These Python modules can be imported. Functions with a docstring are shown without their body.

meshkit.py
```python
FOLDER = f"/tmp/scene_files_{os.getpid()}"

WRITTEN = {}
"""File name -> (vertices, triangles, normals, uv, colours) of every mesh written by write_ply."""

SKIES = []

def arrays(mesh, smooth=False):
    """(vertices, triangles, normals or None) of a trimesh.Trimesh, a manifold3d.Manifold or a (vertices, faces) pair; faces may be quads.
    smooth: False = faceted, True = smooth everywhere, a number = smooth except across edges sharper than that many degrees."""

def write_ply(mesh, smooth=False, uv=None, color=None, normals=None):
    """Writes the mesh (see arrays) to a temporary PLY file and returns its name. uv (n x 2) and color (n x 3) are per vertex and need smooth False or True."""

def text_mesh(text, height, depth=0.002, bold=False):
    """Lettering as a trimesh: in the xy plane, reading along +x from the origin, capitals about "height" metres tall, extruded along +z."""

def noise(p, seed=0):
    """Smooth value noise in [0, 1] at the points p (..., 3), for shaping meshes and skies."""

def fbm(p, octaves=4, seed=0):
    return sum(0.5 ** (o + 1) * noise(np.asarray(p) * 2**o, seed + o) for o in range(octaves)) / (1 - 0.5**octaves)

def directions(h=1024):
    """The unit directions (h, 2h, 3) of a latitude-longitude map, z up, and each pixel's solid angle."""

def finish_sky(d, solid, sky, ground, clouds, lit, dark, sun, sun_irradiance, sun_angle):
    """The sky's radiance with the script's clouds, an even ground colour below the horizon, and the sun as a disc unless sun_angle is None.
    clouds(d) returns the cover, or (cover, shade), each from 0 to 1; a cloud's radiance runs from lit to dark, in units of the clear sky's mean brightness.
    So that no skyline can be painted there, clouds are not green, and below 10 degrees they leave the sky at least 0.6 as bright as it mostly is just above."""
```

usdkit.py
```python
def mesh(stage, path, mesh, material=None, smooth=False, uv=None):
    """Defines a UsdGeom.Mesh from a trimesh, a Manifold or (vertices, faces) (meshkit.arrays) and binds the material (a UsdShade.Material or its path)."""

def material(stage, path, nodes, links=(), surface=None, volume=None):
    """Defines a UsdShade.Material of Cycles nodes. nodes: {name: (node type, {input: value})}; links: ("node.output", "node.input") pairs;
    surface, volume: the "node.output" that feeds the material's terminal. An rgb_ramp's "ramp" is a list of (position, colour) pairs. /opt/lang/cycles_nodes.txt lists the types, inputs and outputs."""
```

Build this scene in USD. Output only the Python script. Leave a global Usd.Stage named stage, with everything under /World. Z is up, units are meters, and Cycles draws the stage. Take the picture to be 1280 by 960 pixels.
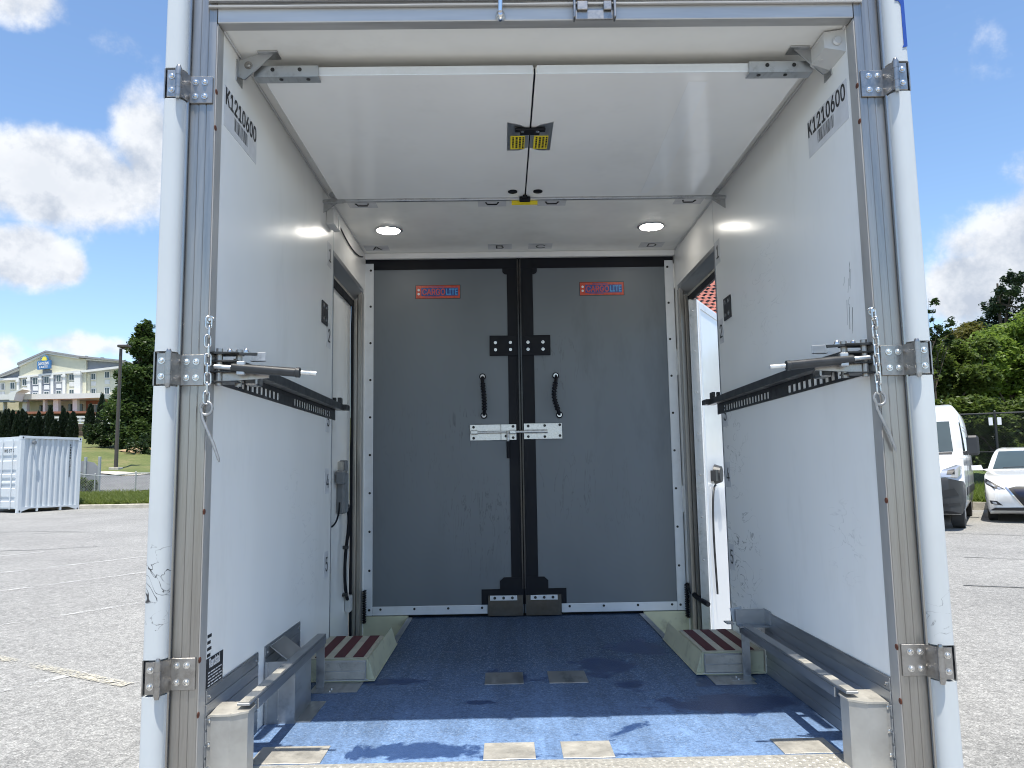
import math, random
import numpy as np, trimesh, manifold3d as m3
import usdkit, meshkit
from pxr import Usd, UsdGeom, UsdLux, UsdShade, Gf, Sdf
from shapely.geometry import Polygon

stage = Usd.Stage.CreateInMemory()
UsdGeom.SetStageUpAxis(stage, UsdGeom.Tokens.z)
UsdGeom.SetStageMetersPerUnit(stage, 1.0)
UsdGeom.Xform.Define(stage, '/World')
UsdGeom.Scope.Define(stage, '/World/Looks')
ZO = 1.5            # metres from the ground below the camera up to the camera; builders measure heights from the camera

# ---------------------------------------------------------------- camera
PITCH, ROLL, YAW, FPX = 0.114074613, -0.0159085618, 0.0123787881, 961.82
cam = UsdGeom.Camera.Define(stage, '/World/camera')
cam.CreateHorizontalApertureAttr(36.0); cam.CreateVerticalApertureAttr(27.0)
cam.CreateFocalLengthAttr(36.0 * FPX / 1280)
cam.CreateClippingRangeAttr(Gf.Vec2f(0.05, 3000))
EXPOSURE = 0.92
cam.CreateExposureAttr(EXPOSURE)
_cy, _sy = math.cos(YAW), math.sin(YAW)
_fw = np.array([_sy * math.cos(PITCH), _cy * math.cos(PITCH), math.sin(PITCH)])
_rt = np.array([_cy, -_sy, 0.0]); _up = np.cross(_rt, _fw)
_c, _s = math.cos(ROLL), math.sin(ROLL)
_rt, _up = _c * _rt + _s * _up, -_s * _rt + _c * _up
cam.AddTransformOp().Set(Gf.Matrix4d(*[float(x) for x in (*_rt, 0, *_up, 0, *(-_fw), 0, 0, 0, ZO, 1)]))

# ---------------------------------------------------------------- sky and sun
SUN_EL, SUN_AZ = math.radians(74.6), math.radians(180.0)      # sun high behind the camera
SKY, SUN_I = 0.115, 0.95
CLOUD_LIT, CLOUD_DARK = (4.9, 5.0, 5.15), (2.7, 3.0, 3.5)
# cumulus banks: direction, half sizes (across, along, up), weight
BANKS = [((-.49, .815, .33), (.15, .2, .062), 1.0), ((-.40, .835, .375), (.05, .1, .075), .85), ((-.53, .81, .237), (.07, .1, .045), 1.0),
         ((-.48, .84, .235), (.025, .06, .022), .8), ((-.41, .785, .464), (.045, .1, .03), .45), ((-.5, .72, .485), (.07, .1, .035), .95),
         ((-.475, .865, .15), (.09, .1, .022), .7), ((-.56, .81, .14), (.06, .1, .035), .9),
         ((.565, .79, .215), (.09, .14, .085), 1.15), ((.518, .825, .19), (.05, .1, .06), 1.1), ((.62, .74, .28), (.10, .1, .10), 1.1)]
n = {"tc": ("texture_coordinate", {}),
     "warp": ("noise_texture", {"scale": 9.0, "detail": 5.0, "roughness": .6}),
     "wsub": ("vector_math", {"math_type": "subtract", "vector2": (.5, .5, .5)}),
     "wscl": ("vector_math", {"math_type": "scale", "scale": .05}),
     "wadd": ("vector_math", {"math_type": "add"}),
     "big": ("noise_texture", {"scale": 7.0, "detail": 10.0, "roughness": .62}),
     "upv": ("vector_math", {"math_type": "add", "vector2": (.012, -.03, .03)}),
     "bigup": ("noise_texture", {"scale": 7.0, "detail": 8.0, "roughness": .6})}
L = [("tc.generated", "warp.vector"), ("warp.color", "wsub.vector1"), ("wsub.vector", "wscl.vector1"), ("tc.generated", "wadd.vector1"),
     ("wscl.vector", "wadd.vector2"), ("tc.generated", "big.vector"), ("tc.generated", "upv.vector1"), ("upv.vector", "bigup.vector")]
prev = None
for i, (c, r, w) in enumerate(BANKS):
    c = np.array(c) / np.linalg.norm(c)
    n[f"s{i}"] = ("vector_math", {"math_type": "subtract", "vector2": tuple(c)})
    n[f"d{i}"] = ("vector_math", {"math_type": "multiply", "vector2": tuple(1 / x for x in r)})
    n[f"l{i}"] = ("vector_math", {"math_type": "length"})
    n[f"m{i}"] = ("map_range", {"from_min": 1.35, "from_max": 0.25, "to_min": 0.0, "to_max": w, "clamp": True, "range_type": "smoothstep"})
    L += [("wadd.vector", f"s{i}.vector1"), (f"s{i}.vector", f"d{i}.vector1"), (f"d{i}.vector", f"l{i}.vector1"), (f"l{i}.value", f"m{i}.value")]
    if prev:
        n[f"x{i}"] = ("math", {"math_type": "maximum"})
        L += [(prev, f"x{i}.value1"), (f"m{i}.result", f"x{i}.value2")]
        prev = f"x{i}.value"
    else:
        prev = f"m{i}.result"
n |= {"bias": ("math", {"math_type": "multiply_add", "value2": .46, "value3": -.16}),
      "dens": ("math", {"math_type": "add"}),
      "cover": ("map_range", {"from_min": .46, "from_max": .74, "clamp": True, "range_type": "smoothstep"}),
      "lit0": ("math", {"math_type": "subtract"}),
      "shade": ("map_range", {"from_min": -.07, "from_max": .12, "clamp": True}),
      "core": ("map_range", {"from_min": .6, "from_max": .92, "to_min": 0.0, "to_max": .5, "clamp": True}),
      "shsum": ("math", {"math_type": "add", "use_clamp": True}),
      "ccol": ("mix_color", {"a": CLOUD_LIT, "b": CLOUD_DARK}),
      "sky": ("sky_texture", {"sky_type": "single_scattering", "sun_disc": False, "sun_elevation": SUN_EL, "sun_rotation": SUN_AZ, "air_density": 1.0, "aerosol_density": .6, "ozone_density": 1.6}),
      "sat": ("hsv", {"saturation": 1.08, "value": 1.06}),
      "mixc": ("mix_color", {"use_clamp": False}),
      "bg": ("background_shader", {"strength": SKY})}
L += [(prev, "bias.value1"), ("big.fac", "dens.value1"), ("bias.value", "dens.value2"), ("dens.value", "cover.value"),
      ("bigup.fac", "lit0.value1"), ("big.fac", "lit0.value2"), ("lit0.value", "shade.value"), ("dens.value", "core.value"),
      ("shade.result", "shsum.value1"), ("core.result", "shsum.value2"), ("shsum.value", "ccol.fac"),
      ("sky.color", "sat.color"), ("sat.color", "mixc.a"), ("ccol.result", "mixc.b"), ("cover.result", "mixc.fac"), ("mixc.result", "bg.color")]
skymat = usdkit.material(stage, '/World/Looks/sky_material', n, L, surface="bg.background")
dome = UsdLux.DomeLight.Define(stage, '/World/sky')
UsdShade.MaterialBindingAPI.Apply(dome.GetPrim()).Bind(skymat)
dome.GetPrim().SetCustomDataByKey('kind', 'structure')
sun = UsdLux.DistantLight.Define(stage, '/World/sun')
sun.CreateIntensityAttr(SUN_I); sun.CreateAngleAttr(0.5); sun.CreateNormalizeAttr(True); sun.CreateColorAttr(Gf.Vec3f(1.0, .95, .85))
_d = np.array([math.sin(SUN_AZ) * math.cos(SUN_EL), math.cos(SUN_AZ) * math.cos(SUN_EL), math.sin(SUN_EL)])   # towards the sun
_x = np.cross([0, 1, 0], _d); _x /= np.linalg.norm(_x); _y = np.cross(_d, _x)
sun.AddTransformOp().Set(Gf.Matrix4d(*[float(v) for v in (*_x, 0, *_y, 0, *_d, 0, 0, 0, 60, 1)]))

# ---------------------------------------------------------------- materials
def mat(name, nodes, links, surface="p.BSDF"):
    return usdkit.material(stage, '/World/Looks/' + name, nodes, links, surface=surface)

def pm(name, color, rough=.5, metal=0.0, vary=.12, scale=6.0, bump=0.0, bscale=60.0, stretch=(1, 1, 1), spec=None, rvary=.1, dirt=None, dscale=3.0, damt=.0, coat=0):
    """Principled surface with two scales of tone, some relief, and patches of dirt."""
    hi = tuple(min(1, c * (1 + vary)) for c in color); lo = tuple(c * (1 - vary) for c in color)
    p = {"roughness": rough, "metallic": metal}
    if coat: p["coat_weight"] = coat
    if spec is not None: p["specular_ior_level"] = spec
    nd = {"g": ("geometry", {}), "mp": ("mapping", {"scale": tuple(stretch)}),
          "n1": ("noise_texture", {"scale": scale, "detail": 6.0, "roughness": .6}),
          "r": ("rgb_ramp", {"ramp": [(.3, lo), (.7, hi)]}),
          "rr": ("map_range", {"from_min": .3, "from_max": .7, "to_min": max(.03, rough - rvary), "to_max": min(1, rough + rvary), "clamp": True}),
          "p": ("principled_bsdf", p)}
    lk = [("g.position", "mp.vector"), ("mp.vector", "n1.vector"), ("n1.fac", "r.fac"), ("n1.fac", "rr.value"), ("rr.result", "p.roughness")]
    col = "r.color"
    if dirt is not None:
        nd |= {"n2": ("noise_texture", {"scale": dscale, "detail": 8.0, "roughness": .7}),
               "dm": ("map_range", {"from_min": .55, "from_max": .8, "to_min": 0.0, "to_max": damt, "clamp": True}),
               "mx": ("mix_color", {"b": dirt})}
        lk += [("mp.vector", "n2.vector"), ("n2.fac", "dm.value"), ("dm.result", "mx.fac"), (col, "mx.a")]
        col = "mx.result"
    lk.append((col, "p.base_color"))
    if bump:
        nd |= {"n3": ("noise_texture", {"scale": bscale, "detail": 3.0}), "b": ("bump", {"strength": 1.0, "distance": bump})}
        lk += [("mp.vector", "n3.vector"), ("n3.fac", "b.height"), ("b.normal", "p.normal")]
    return mat(name, nd, lk)

def scuffed(name, base, rough, scuff, spots, vary=.04, linew=.018, lstretch=(1, .55, 1.5), dirt=(.42, .40, .36), damt=.30, stretch=(1, 1, .35), amount=.7, bump=.0006):
    """Painted panel with thin curved scuff lines gathered round the given spots and faint dirt."""
    lo = tuple(c * (1 - vary) for c in base)
    nd = {"g": ("geometry", {}), "mp": ("mapping", {"scale": stretch}),
          "n1": ("noise_texture", {"scale": 2.2, "detail": 5.0}), "r": ("rgb_ramp", {"ramp": [(.35, lo), (.65, base)]}),
          "ml": ("mapping", {"scale": lstretch}), "nl": ("noise_texture", {"scale": 7.0, "detail": 3.0, "distortion": 1.2}),
          "sub": ("math", {"math_type": "subtract", "value2": .5}), "ab": ("math", {"math_type": "absolute"}),
          "ln": ("map_range", {"from_min": linew, "from_max": linew * .3, "clamp": True}),
          "nb": ("noise_texture", {"scale": 14.0, "detail": 6.0, "roughness": .75}),
          "bk": ("map_range", {"from_min": .44, "from_max": .54, "clamp": True}),
          "nd": ("noise_texture", {"scale": 1.3, "detail": 9.0, "roughness": .72}),
          "dm": ("map_range", {"from_min": .52, "from_max": .8, "to_max": damt, "clamp": True}),
          "mxd": ("mix_color", {"b": dirt}), "mu": ("math", {"math_type": "multiply"}), "mu2": ("math", {"math_type": "multiply", "use_clamp": True}),
          "mx": ("mix_color", {"b": scuff}), "am": ("math", {"math_type": "multiply", "value2": amount}),
          "wv": ("noise_texture", {"scale": 1.6, "detail": 2.0}), "b": ("bump", {"strength": 1.0, "distance": bump * 12}),
          "p": ("principled_bsdf", {"roughness": rough})}
    lk = [("g.position", "mp.vector"), ("mp.vector", "n1.vector"), ("n1.fac", "r.fac"), ("g.position", "ml.vector"), ("ml.vector", "nl.vector"), ("nl.fac", "sub.value1"),
          ("sub.value", "ab.value1"), ("ab.value", "ln.value"), ("g.position", "nb.vector"), ("nb.fac", "bk.value"), ("mp.vector", "nd.vector"),
          ("nd.fac", "dm.value"), ("r.color", "mxd.a"), ("dm.result", "mxd.fac"), ("ln.result", "mu.value1"), ("bk.result", "mu.value2"),
          ("mu.value", "mu2.value1"), ("mu2.value", "am.value1"), ("am.value", "mx.fac"), ("mxd.result", "mx.a"), ("mx.result", "p.base_color"),
          ("g.position", "wv.vector"), ("wv.fac", "b.height"), ("b.normal", "p.normal")]
    prev = None
    for i, (c, r, w) in enumerate(spots):
        nd[f"s{i}"] = ("vector_math", {"math_type": "subtract", "vector2": (c[0], c[1], c[2] + ZO)})
        nd[f"l{i}"] = ("vector_math", {"math_type": "length"})
        nd[f"q{i}"] = ("map_range", {"from_min": r, "from_max": r * .4, "to_max": w, "clamp": True})
        lk += [("g.position", f"s{i}.vector1"), (f"s{i}.vector", f"l{i}.vector1"), (f"l{i}.value", f"q{i}.value")]
        if prev:
            nd[f"a{i}"] = ("math", {"math_type": "maximum"})
            lk += [(prev, f"a{i}.value1"), (f"q{i}.result", f"a{i}.value2")]
            prev = f"a{i}.value"
        else:
            prev = f"q{i}.result"
    lk.append((prev, "mu2.value2"))
    return mat(name, nd, lk)

M = {}
M['wall'] = scuffed('wall_paint', (.865, .855, .825), .24, (.06, .06, .06),
                    [((1.35, 4.45, -.45), .38, 1.0), ((1.35, 4.5, -.75), .3, .9), ((1.35, 4.55, .1), .35, .5), ((1.35, 3.9, .9), .4, .2), ((1.35, 3.1, -.3), .2, .3),
                     ((-1.05, 4.2, -.42), .4, .16), ((-1.05, 3.9, -.1), .3, .12)])
M['ceil'] = pm('ceiling_paint', (.855, .845, .80), .3, vary=.03, scale=2.0, dirt=(.45, .42, .36), damt=.25, dscale=2.5, rvary=.05)
M['panel'] = pm('gloss_white_panel', (.865, .86, .84), .11, vary=.03, scale=1.5, bump=.0012, bscale=3.0, rvary=.03, dirt=(.6, .6, .58), damt=.3, dscale=2.0)
M['graydoor'] = scuffed('grey_door_panel', (.158, .183, .205), .42, (.012, .014, .018),
                        [((-.30, 5.85, .33), .2, 1.0), ((-.2, 5.85, -.3), .35, .8), ((-.1, 5.85, -.5), .4, .6), ((.42, 5.85, .8), .3, .6), ((.5, 5.85, -.1), .35, .6), ((-.6, 5.85, .2), .5, .25), ((.9, 5.85, -.2), .5, .25)],
                        vary=.10, dirt=(.05, .06, .075), damt=.6, stretch=(1, 1, .3), linew=.020, lstretch=(2.2, 2.2, .30), amount=.5)
M['blacktrim'] = pm('black_rubber', (.006, .0075, .012), .55, spec=.25, vary=.25, scale=8, bump=.0008, bscale=40)
M['blackgloss'] = pm('black_flap', (.02, .02, .022), .25, vary=.3, scale=6, dirt=(.12, .11, .09), damt=.5, dscale=4)
M['whitetrim'] = pm('white_aluminium_trim', (.70, .73, .76), .32, vary=.05, scale=5, dirt=(.35, .34, .32), damt=.3, dscale=6, rvary=.06)
M['steel'] = pm('stainless_steel', (.33, .315, .295), .34, .9, vary=.12, scale=22, stretch=(1, 1, .07), bump=.0002, bscale=90, rvary=.08, dirt=(.22, .19, .16), damt=.45, dscale=1.6)
M['steelh'] = pm('stainless_steel_header', (.50, .49, .475), .46, .6, vary=.16, scale=14, stretch=(.07, 1, 1), bump=.0004, bscale=90, rvary=.1, dirt=(.2, .17, .14), damt=.5, dscale=4.0)
M['polished'] = pm('polished_strip', (.36, .355, .345), .26, .9, vary=.1, scale=4, stretch=(1, 1, .2), rvary=.05)
M['jamb'] = pm('jamb_steel', (.40, .385, .365), .45, .35, vary=.12, scale=10, stretch=(1, 1, .2), dirt=(.12, .1, .08), damt=.4)
M['hinge'] = pm('hinge_steel', (.36, .345, .33), .36, 1.0, vary=.18, scale=18, dirt=(.12, .09, .07), damt=.55, dscale=9, bump=.0004, bscale=120)
M['bolt'] = pm('zinc_bolt', (.66, .65, .63), .26, 1.0, vary=.15, scale=80, rvary=.1)
M['chain'] = pm('zinc_chain', (.62, .62, .61), .3, 1.0, vary=.2, scale=60)
M['alu'] = pm('aluminium_plate', (.50, .51, .52), .42, 1.0, vary=.12, scale=7, stretch=(1, .3, 1), dirt=(.13, .125, .11), damt=.75, dscale=12, bump=.0008, bscale=50, rvary=.14)
M['alupost'] = pm('weathered_aluminium', (.37, .366, .352), .5, .45, vary=.12, scale=9, dirt=(.25, .24, .22), damt=.5, dscale=8, bump=.0006, bscale=60)
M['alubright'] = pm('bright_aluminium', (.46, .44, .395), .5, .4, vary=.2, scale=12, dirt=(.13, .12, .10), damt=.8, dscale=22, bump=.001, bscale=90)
M['aluram'] = pm('kick_plate_aluminium', (.36, .375, .395), .4, .9, vary=.15, scale=5, stretch=(1, .25, 2), dirt=(.1, .1, .11), damt=.5, dscale=4, bump=.0006, bscale=40)
M['sillplate'] = pm('diamond_plate', (.50, .48, .43), .3, .35, vary=.3, scale=60, dirt=(.25, .23, .19), damt=.7, dscale=30, bump=.00012, bscale=16, rvary=.04)
M['doorpaint'] = scuffed('rear_door_paint', (.52, .55, .565), .22, (.04, .04, .045),
                         [((-1.18, 2.66, -.35), .16, 1.0), ((-1.18, 2.66, -.55), .14, 1.0), ((1.49, 2.66, -.5), .1, .7)], dirt=(.4, .4, .37), damt=.35, linew=.011, amount=1.0)
M['rubrail'] = pm('rail_black', (.018, .018, .019), .38, vary=.3, scale=12, dirt=(.2, .19, .18), damt=.6, dscale=9)
M['darksteel'] = pm('dark_steel', (.026, .027, .028), .42, .1, vary=.3, scale=15, dirt=(.10, .095, .09), damt=.5, dscale=8)
M['floor'] = None
M['cream'] = pm('cream_gelcoat', (.56, .56, .40), .4, vary=.08, scale=6, dirt=(.16, .14, .1), damt=.75, dscale=7)
M['creamtread'] = pm('dirty_cream_tread', (.42, .40, .31), .5, vary=.15, scale=14, dirt=(.12, .11, .09), damt=.7, dscale=9)
M['redgrip'] = pm('red_grip_tape', (.085, .018, .022), .85, vary=.35, scale=160, bump=.0012, bscale=300)
M['galv'] = pm('galvanised_steel', (.68, .68, .66), .38, .75, vary=.16, scale=34, dirt=(.3, .3, .29), damt=.4, dscale=14)
M['ink'] = pm('black_ink', (.012, .012, .013), .5, vary=.1)
M['bluevinyl'] = pm('blue_vinyl', (.025, .07, .32), .3, vary=.06)
M['label'] = pm('clear_label', (.62, .62, .63), .3, vary=.03)
M['yellow'] = pm('yellow_label', (.82, .66, .03), .4, vary=.08, scale=30)
M['orange'] = pm('orange_sticker', (.56, .085, .05), .35, vary=.12, scale=40)
M['stickerblue'] = pm('blue_sticker', (.03, .075, .27), .35, vary=.12, scale=40)
M['stickerlite'] = pm('light_blue_letters', (.07, .35, .75), .35, vary=.06)
M['stickerwhite'] = pm('white_print', (.75, .75, .75), .4, vary=.05)
M['greybox'] = pm('grey_plastic', (.16, .17, .18), .4, vary=.1)
M['jbox'] = pm('junction_box_plastic', (.58, .58, .57), .4, vary=.05)
M['glarewhite'] = pm('glare_gloss', (.86, .87, .87), .08, vary=.02, rvary=.03)  # pale gloss for the painted-in reflection streak
M['rust'] = pm('rust', (.10, .03, .015), .85, vary=.5, scale=90)
M['tyre'] = pm('tyre_rubber', (.022, .022, .023), .75, vary=.2, scale=30)
M['underbody'] = pm('underbody_black', (.03, .03, .03), .6, vary=.2)
M['plastic'] = pm('dark_plastic', (.028, .029, .031), .45, vary=.15)
M['carwhite'] = pm('white_car_paint', (.66, .67, .67), .12, vary=.015, scale=3, coat=.8, rvary=.02)
M['vanwhite'] = pm('white_van_paint', (.66, .66, .655), .2, vary=.02, scale=3, coat=.5, rvary=.03)
M['pinsteel'] = pm('dull_pin_steel', (.33, .33, .325), .42, .7, vary=.25, scale=40)
M['chrome'] = pm('chrome', (.75, .75, .75), .08, 1.0, vary=.03, rvary=.03)
M['contwhite'] = pm('container_paint', (.55, .585, .61), .42, vary=.06, scale=3, dirt=(.35, .3, .24), damt=.4, dscale=3, stretch=(1, 1, .4))
M['concrete'] = pm('kerb_concrete', (.42, .39, .33), .9, vary=.2, scale=5, bump=.006, bscale=25, dirt=(.16, .14, .09), damt=.6, dscale=3)
M['stucco'] = pm('cream_stucco', (.58, .565, .455), .9, vary=.05, scale=.6)
M['whitetrimh'] = pm('white_moulding', (.60, .60, .59), .7, vary=.04, scale=1)
M['greystucco'] = pm('grey_blue_stucco', (.22, .24, .28), .85, vary=.05, scale=1)
M['roofgrey'] = pm('grey_roofing', (.24, .245, .26), .8, vary=.1, scale=2)
M['brickred'] = pm('red_brick_wall', (.27, .11, .07), .9, vary=.2, scale=3)
M['poleb'] = pm('bronze_pole', (.055, .045, .038), .5, vary=.15)
M['fencegrey'] = pm('galvanised_fence', (.36, .37, .36), .5, .4, vary=.15)
M['fenceblack'] = pm('black_fence', (.018, .019, .019), .5, vary=.2)
M['bark'] = pm('bark', (.085, .065, .048), .95, vary=.3, scale=12, bump=.02, bscale=14, stretch=(1, 1, .3))
M['rooftile'] = pm('red_roof_tile', (.30, .10, .075), .75, vary=.35, scale=5)
def wornpaint(name, col, keep):
    return mat(name, {"g": ("geometry", {}), "n": ("noise_texture", {"scale": 38.0, "detail": 8.0, "roughness": .75}), "n2": ("noise_texture", {"scale": 2.5, "detail": 3.0}),
                      "a": ("math", {"math_type": "multiply_add", "value2": .5, "value3": -.25}), "s": ("math", {"math_type": "add"}),
                      "m": ("map_range", {"from_min": keep, "from_max": keep + .09, "clamp": True}), "d": ("diffuse_bsdf", {"color": col}), "t": ("transparent_bsdf", {}), "x": ("mix_closure", {})},
               [("g.position", "n.vector"), ("g.position", "n2.vector"), ("n2.fac", "a.value1"), ("n.fac", "s.value1"), ("a.value", "s.value2"), ("s.value", "m.value"), ("m.result", "x.fac"), ("t.BSDF", "x.closure1"), ("d.BSDF", "x.closure2")], surface="x.closure")
M['paint'] = wornpaint('faded_line_paint', (.50, .495, .48), .455)
M['yellowpaint'] = wornpaint('faded_yellow_line', (.47, .44, .36), .49)
M['crack'] = pm('tar_crack', (.13, .13, .125), .7, vary=.3, scale=10)
M['soil'] = pm('dry_soil', (.30, .21, .12), .95, vary=.25, scale=2)
M['signblue'] = pm('sign_blue', (.05, .16, .36), .35, vary=.04)
M['signyellow'] = pm('sign_yellow', (.75, .66, .10), .4, vary=.04)

def glass(name, tint, refl=.9):
    return mat(name, {"f": ("fresnel", {"IOR": 1.5}), "t": ("transparent_bsdf", {"color": tint}), "g": ("glossy_bsdf", {"roughness": .03, "color": (refl,) * 3}), "m": ("mix_closure", {})},
               [("f.fac", "m.fac"), ("t.BSDF", "m.closure1"), ("g.BSDF", "m.closure2")], surface="m.closure")
M['glass'] = glass('car_glass', (.30, .36, .38))
M['hotelglass'] = pm('dark_window_glass', (.05, .07, .075), .06, vary=.2, scale=.4, rvary=.02)
M['lens'] = mat('headlight_lens', {"p": ("principled_bsdf", {"base_color": (.55, .57, .6), "roughness": .08, "metallic": .6, "coat_weight": .6})}, [])
LAMP = 11.0
M['lamp'] = mat('led_lens', {"e": ("emission", {"color": (1, .95, .86), "strength": LAMP})}, [], surface="e.emission")

# floor: blue resin with pale grit, wet dark patches, rear sunlight painted as wear
_fn = {"g": ("geometry", {}), "n1": ("noise_texture", {"scale": 2.6, "detail": 9.0, "roughness": .66, "distortion": .5}),
       "vor": ("voronoi_texture", {"scale": 190.0}), "sep": ("separate_color", {}),
       "grit": ("rgb_ramp", {"ramp": [(.0, (.023, .051, .110)), (.45, (.037, .075, .142)), (.75, (.058, .10, .172)), (.9, (.11, .155, .22)), (1, (.27, .31, .36))]}),
       "wetm": ("map_range", {"from_min": .575, "from_max": .625, "clamp": True}), "wsum": ("math", {"math_type": "add"}),
       "wetc": ("mix_color", {"b": (.010, .034, .125)}), "wsc": ("math", {"math_type": "multiply", "value2": .8}),
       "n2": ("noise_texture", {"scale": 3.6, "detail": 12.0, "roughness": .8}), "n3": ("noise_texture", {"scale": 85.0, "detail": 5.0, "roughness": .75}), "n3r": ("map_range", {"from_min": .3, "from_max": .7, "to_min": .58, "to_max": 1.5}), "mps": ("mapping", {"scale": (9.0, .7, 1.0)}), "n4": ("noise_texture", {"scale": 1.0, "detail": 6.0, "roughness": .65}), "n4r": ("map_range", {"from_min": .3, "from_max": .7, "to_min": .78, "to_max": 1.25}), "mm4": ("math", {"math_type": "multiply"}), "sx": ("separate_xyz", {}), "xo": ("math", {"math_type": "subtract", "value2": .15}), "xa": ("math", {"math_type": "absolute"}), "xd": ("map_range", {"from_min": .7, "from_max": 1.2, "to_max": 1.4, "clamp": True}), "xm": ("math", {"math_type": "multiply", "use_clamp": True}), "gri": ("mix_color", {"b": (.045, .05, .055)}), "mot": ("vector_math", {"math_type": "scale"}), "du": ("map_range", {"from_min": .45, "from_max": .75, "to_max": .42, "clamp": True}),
       "duc": ("mix_color", {"b": (.085, .115, .155)}), "sy": ("separate_xyz", {}), "wy": ("map_range", {"from_min": 4.6, "from_max": 3.1, "to_max": .85, "clamp": True}), "wn": ("math", {"math_type": "multiply_add", "value2": 2.6, "value3": -.35}), "wm": ("math", {"math_type": "multiply", "use_clamp": True}), "worn": ("mix_color", {"b": (.135, .225, .40)}), "rg": ("map_range", {"to_min": .66, "to_max": .32}),  # worn mix: resin paled towards the rear, standing in for sunlight
       "b": ("bump", {"strength": .7, "distance": .0016}), "p": ("principled_bsdf", {"roughness": .6})}
_fl = [("g.position", "n1.vector"), ("g.position", "vor.vector"), ("vor.color", "sep.color"), ("sep.r", "grit.fac"), ("n1.fac", "wsum.value1"), ("wsum.value", "wetm.value"), ("wetm.result", "wsc.value1"),
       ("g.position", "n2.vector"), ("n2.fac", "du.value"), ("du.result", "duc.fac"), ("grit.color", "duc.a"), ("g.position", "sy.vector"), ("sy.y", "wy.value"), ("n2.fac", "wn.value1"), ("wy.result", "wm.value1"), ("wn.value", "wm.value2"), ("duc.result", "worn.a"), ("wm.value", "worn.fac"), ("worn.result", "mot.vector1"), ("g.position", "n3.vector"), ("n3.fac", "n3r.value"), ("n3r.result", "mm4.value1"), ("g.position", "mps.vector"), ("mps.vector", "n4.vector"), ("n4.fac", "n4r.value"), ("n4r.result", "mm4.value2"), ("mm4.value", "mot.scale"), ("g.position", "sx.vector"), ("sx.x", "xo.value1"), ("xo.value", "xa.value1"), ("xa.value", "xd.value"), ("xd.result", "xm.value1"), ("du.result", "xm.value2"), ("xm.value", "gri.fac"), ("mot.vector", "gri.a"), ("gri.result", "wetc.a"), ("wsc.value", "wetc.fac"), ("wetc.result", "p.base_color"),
       ("wetm.result", "rg.value"), ("rg.result", "p.roughness"), ("vor.distance", "b.height"), ("b.normal", "p.normal")]
prev = None
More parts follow.
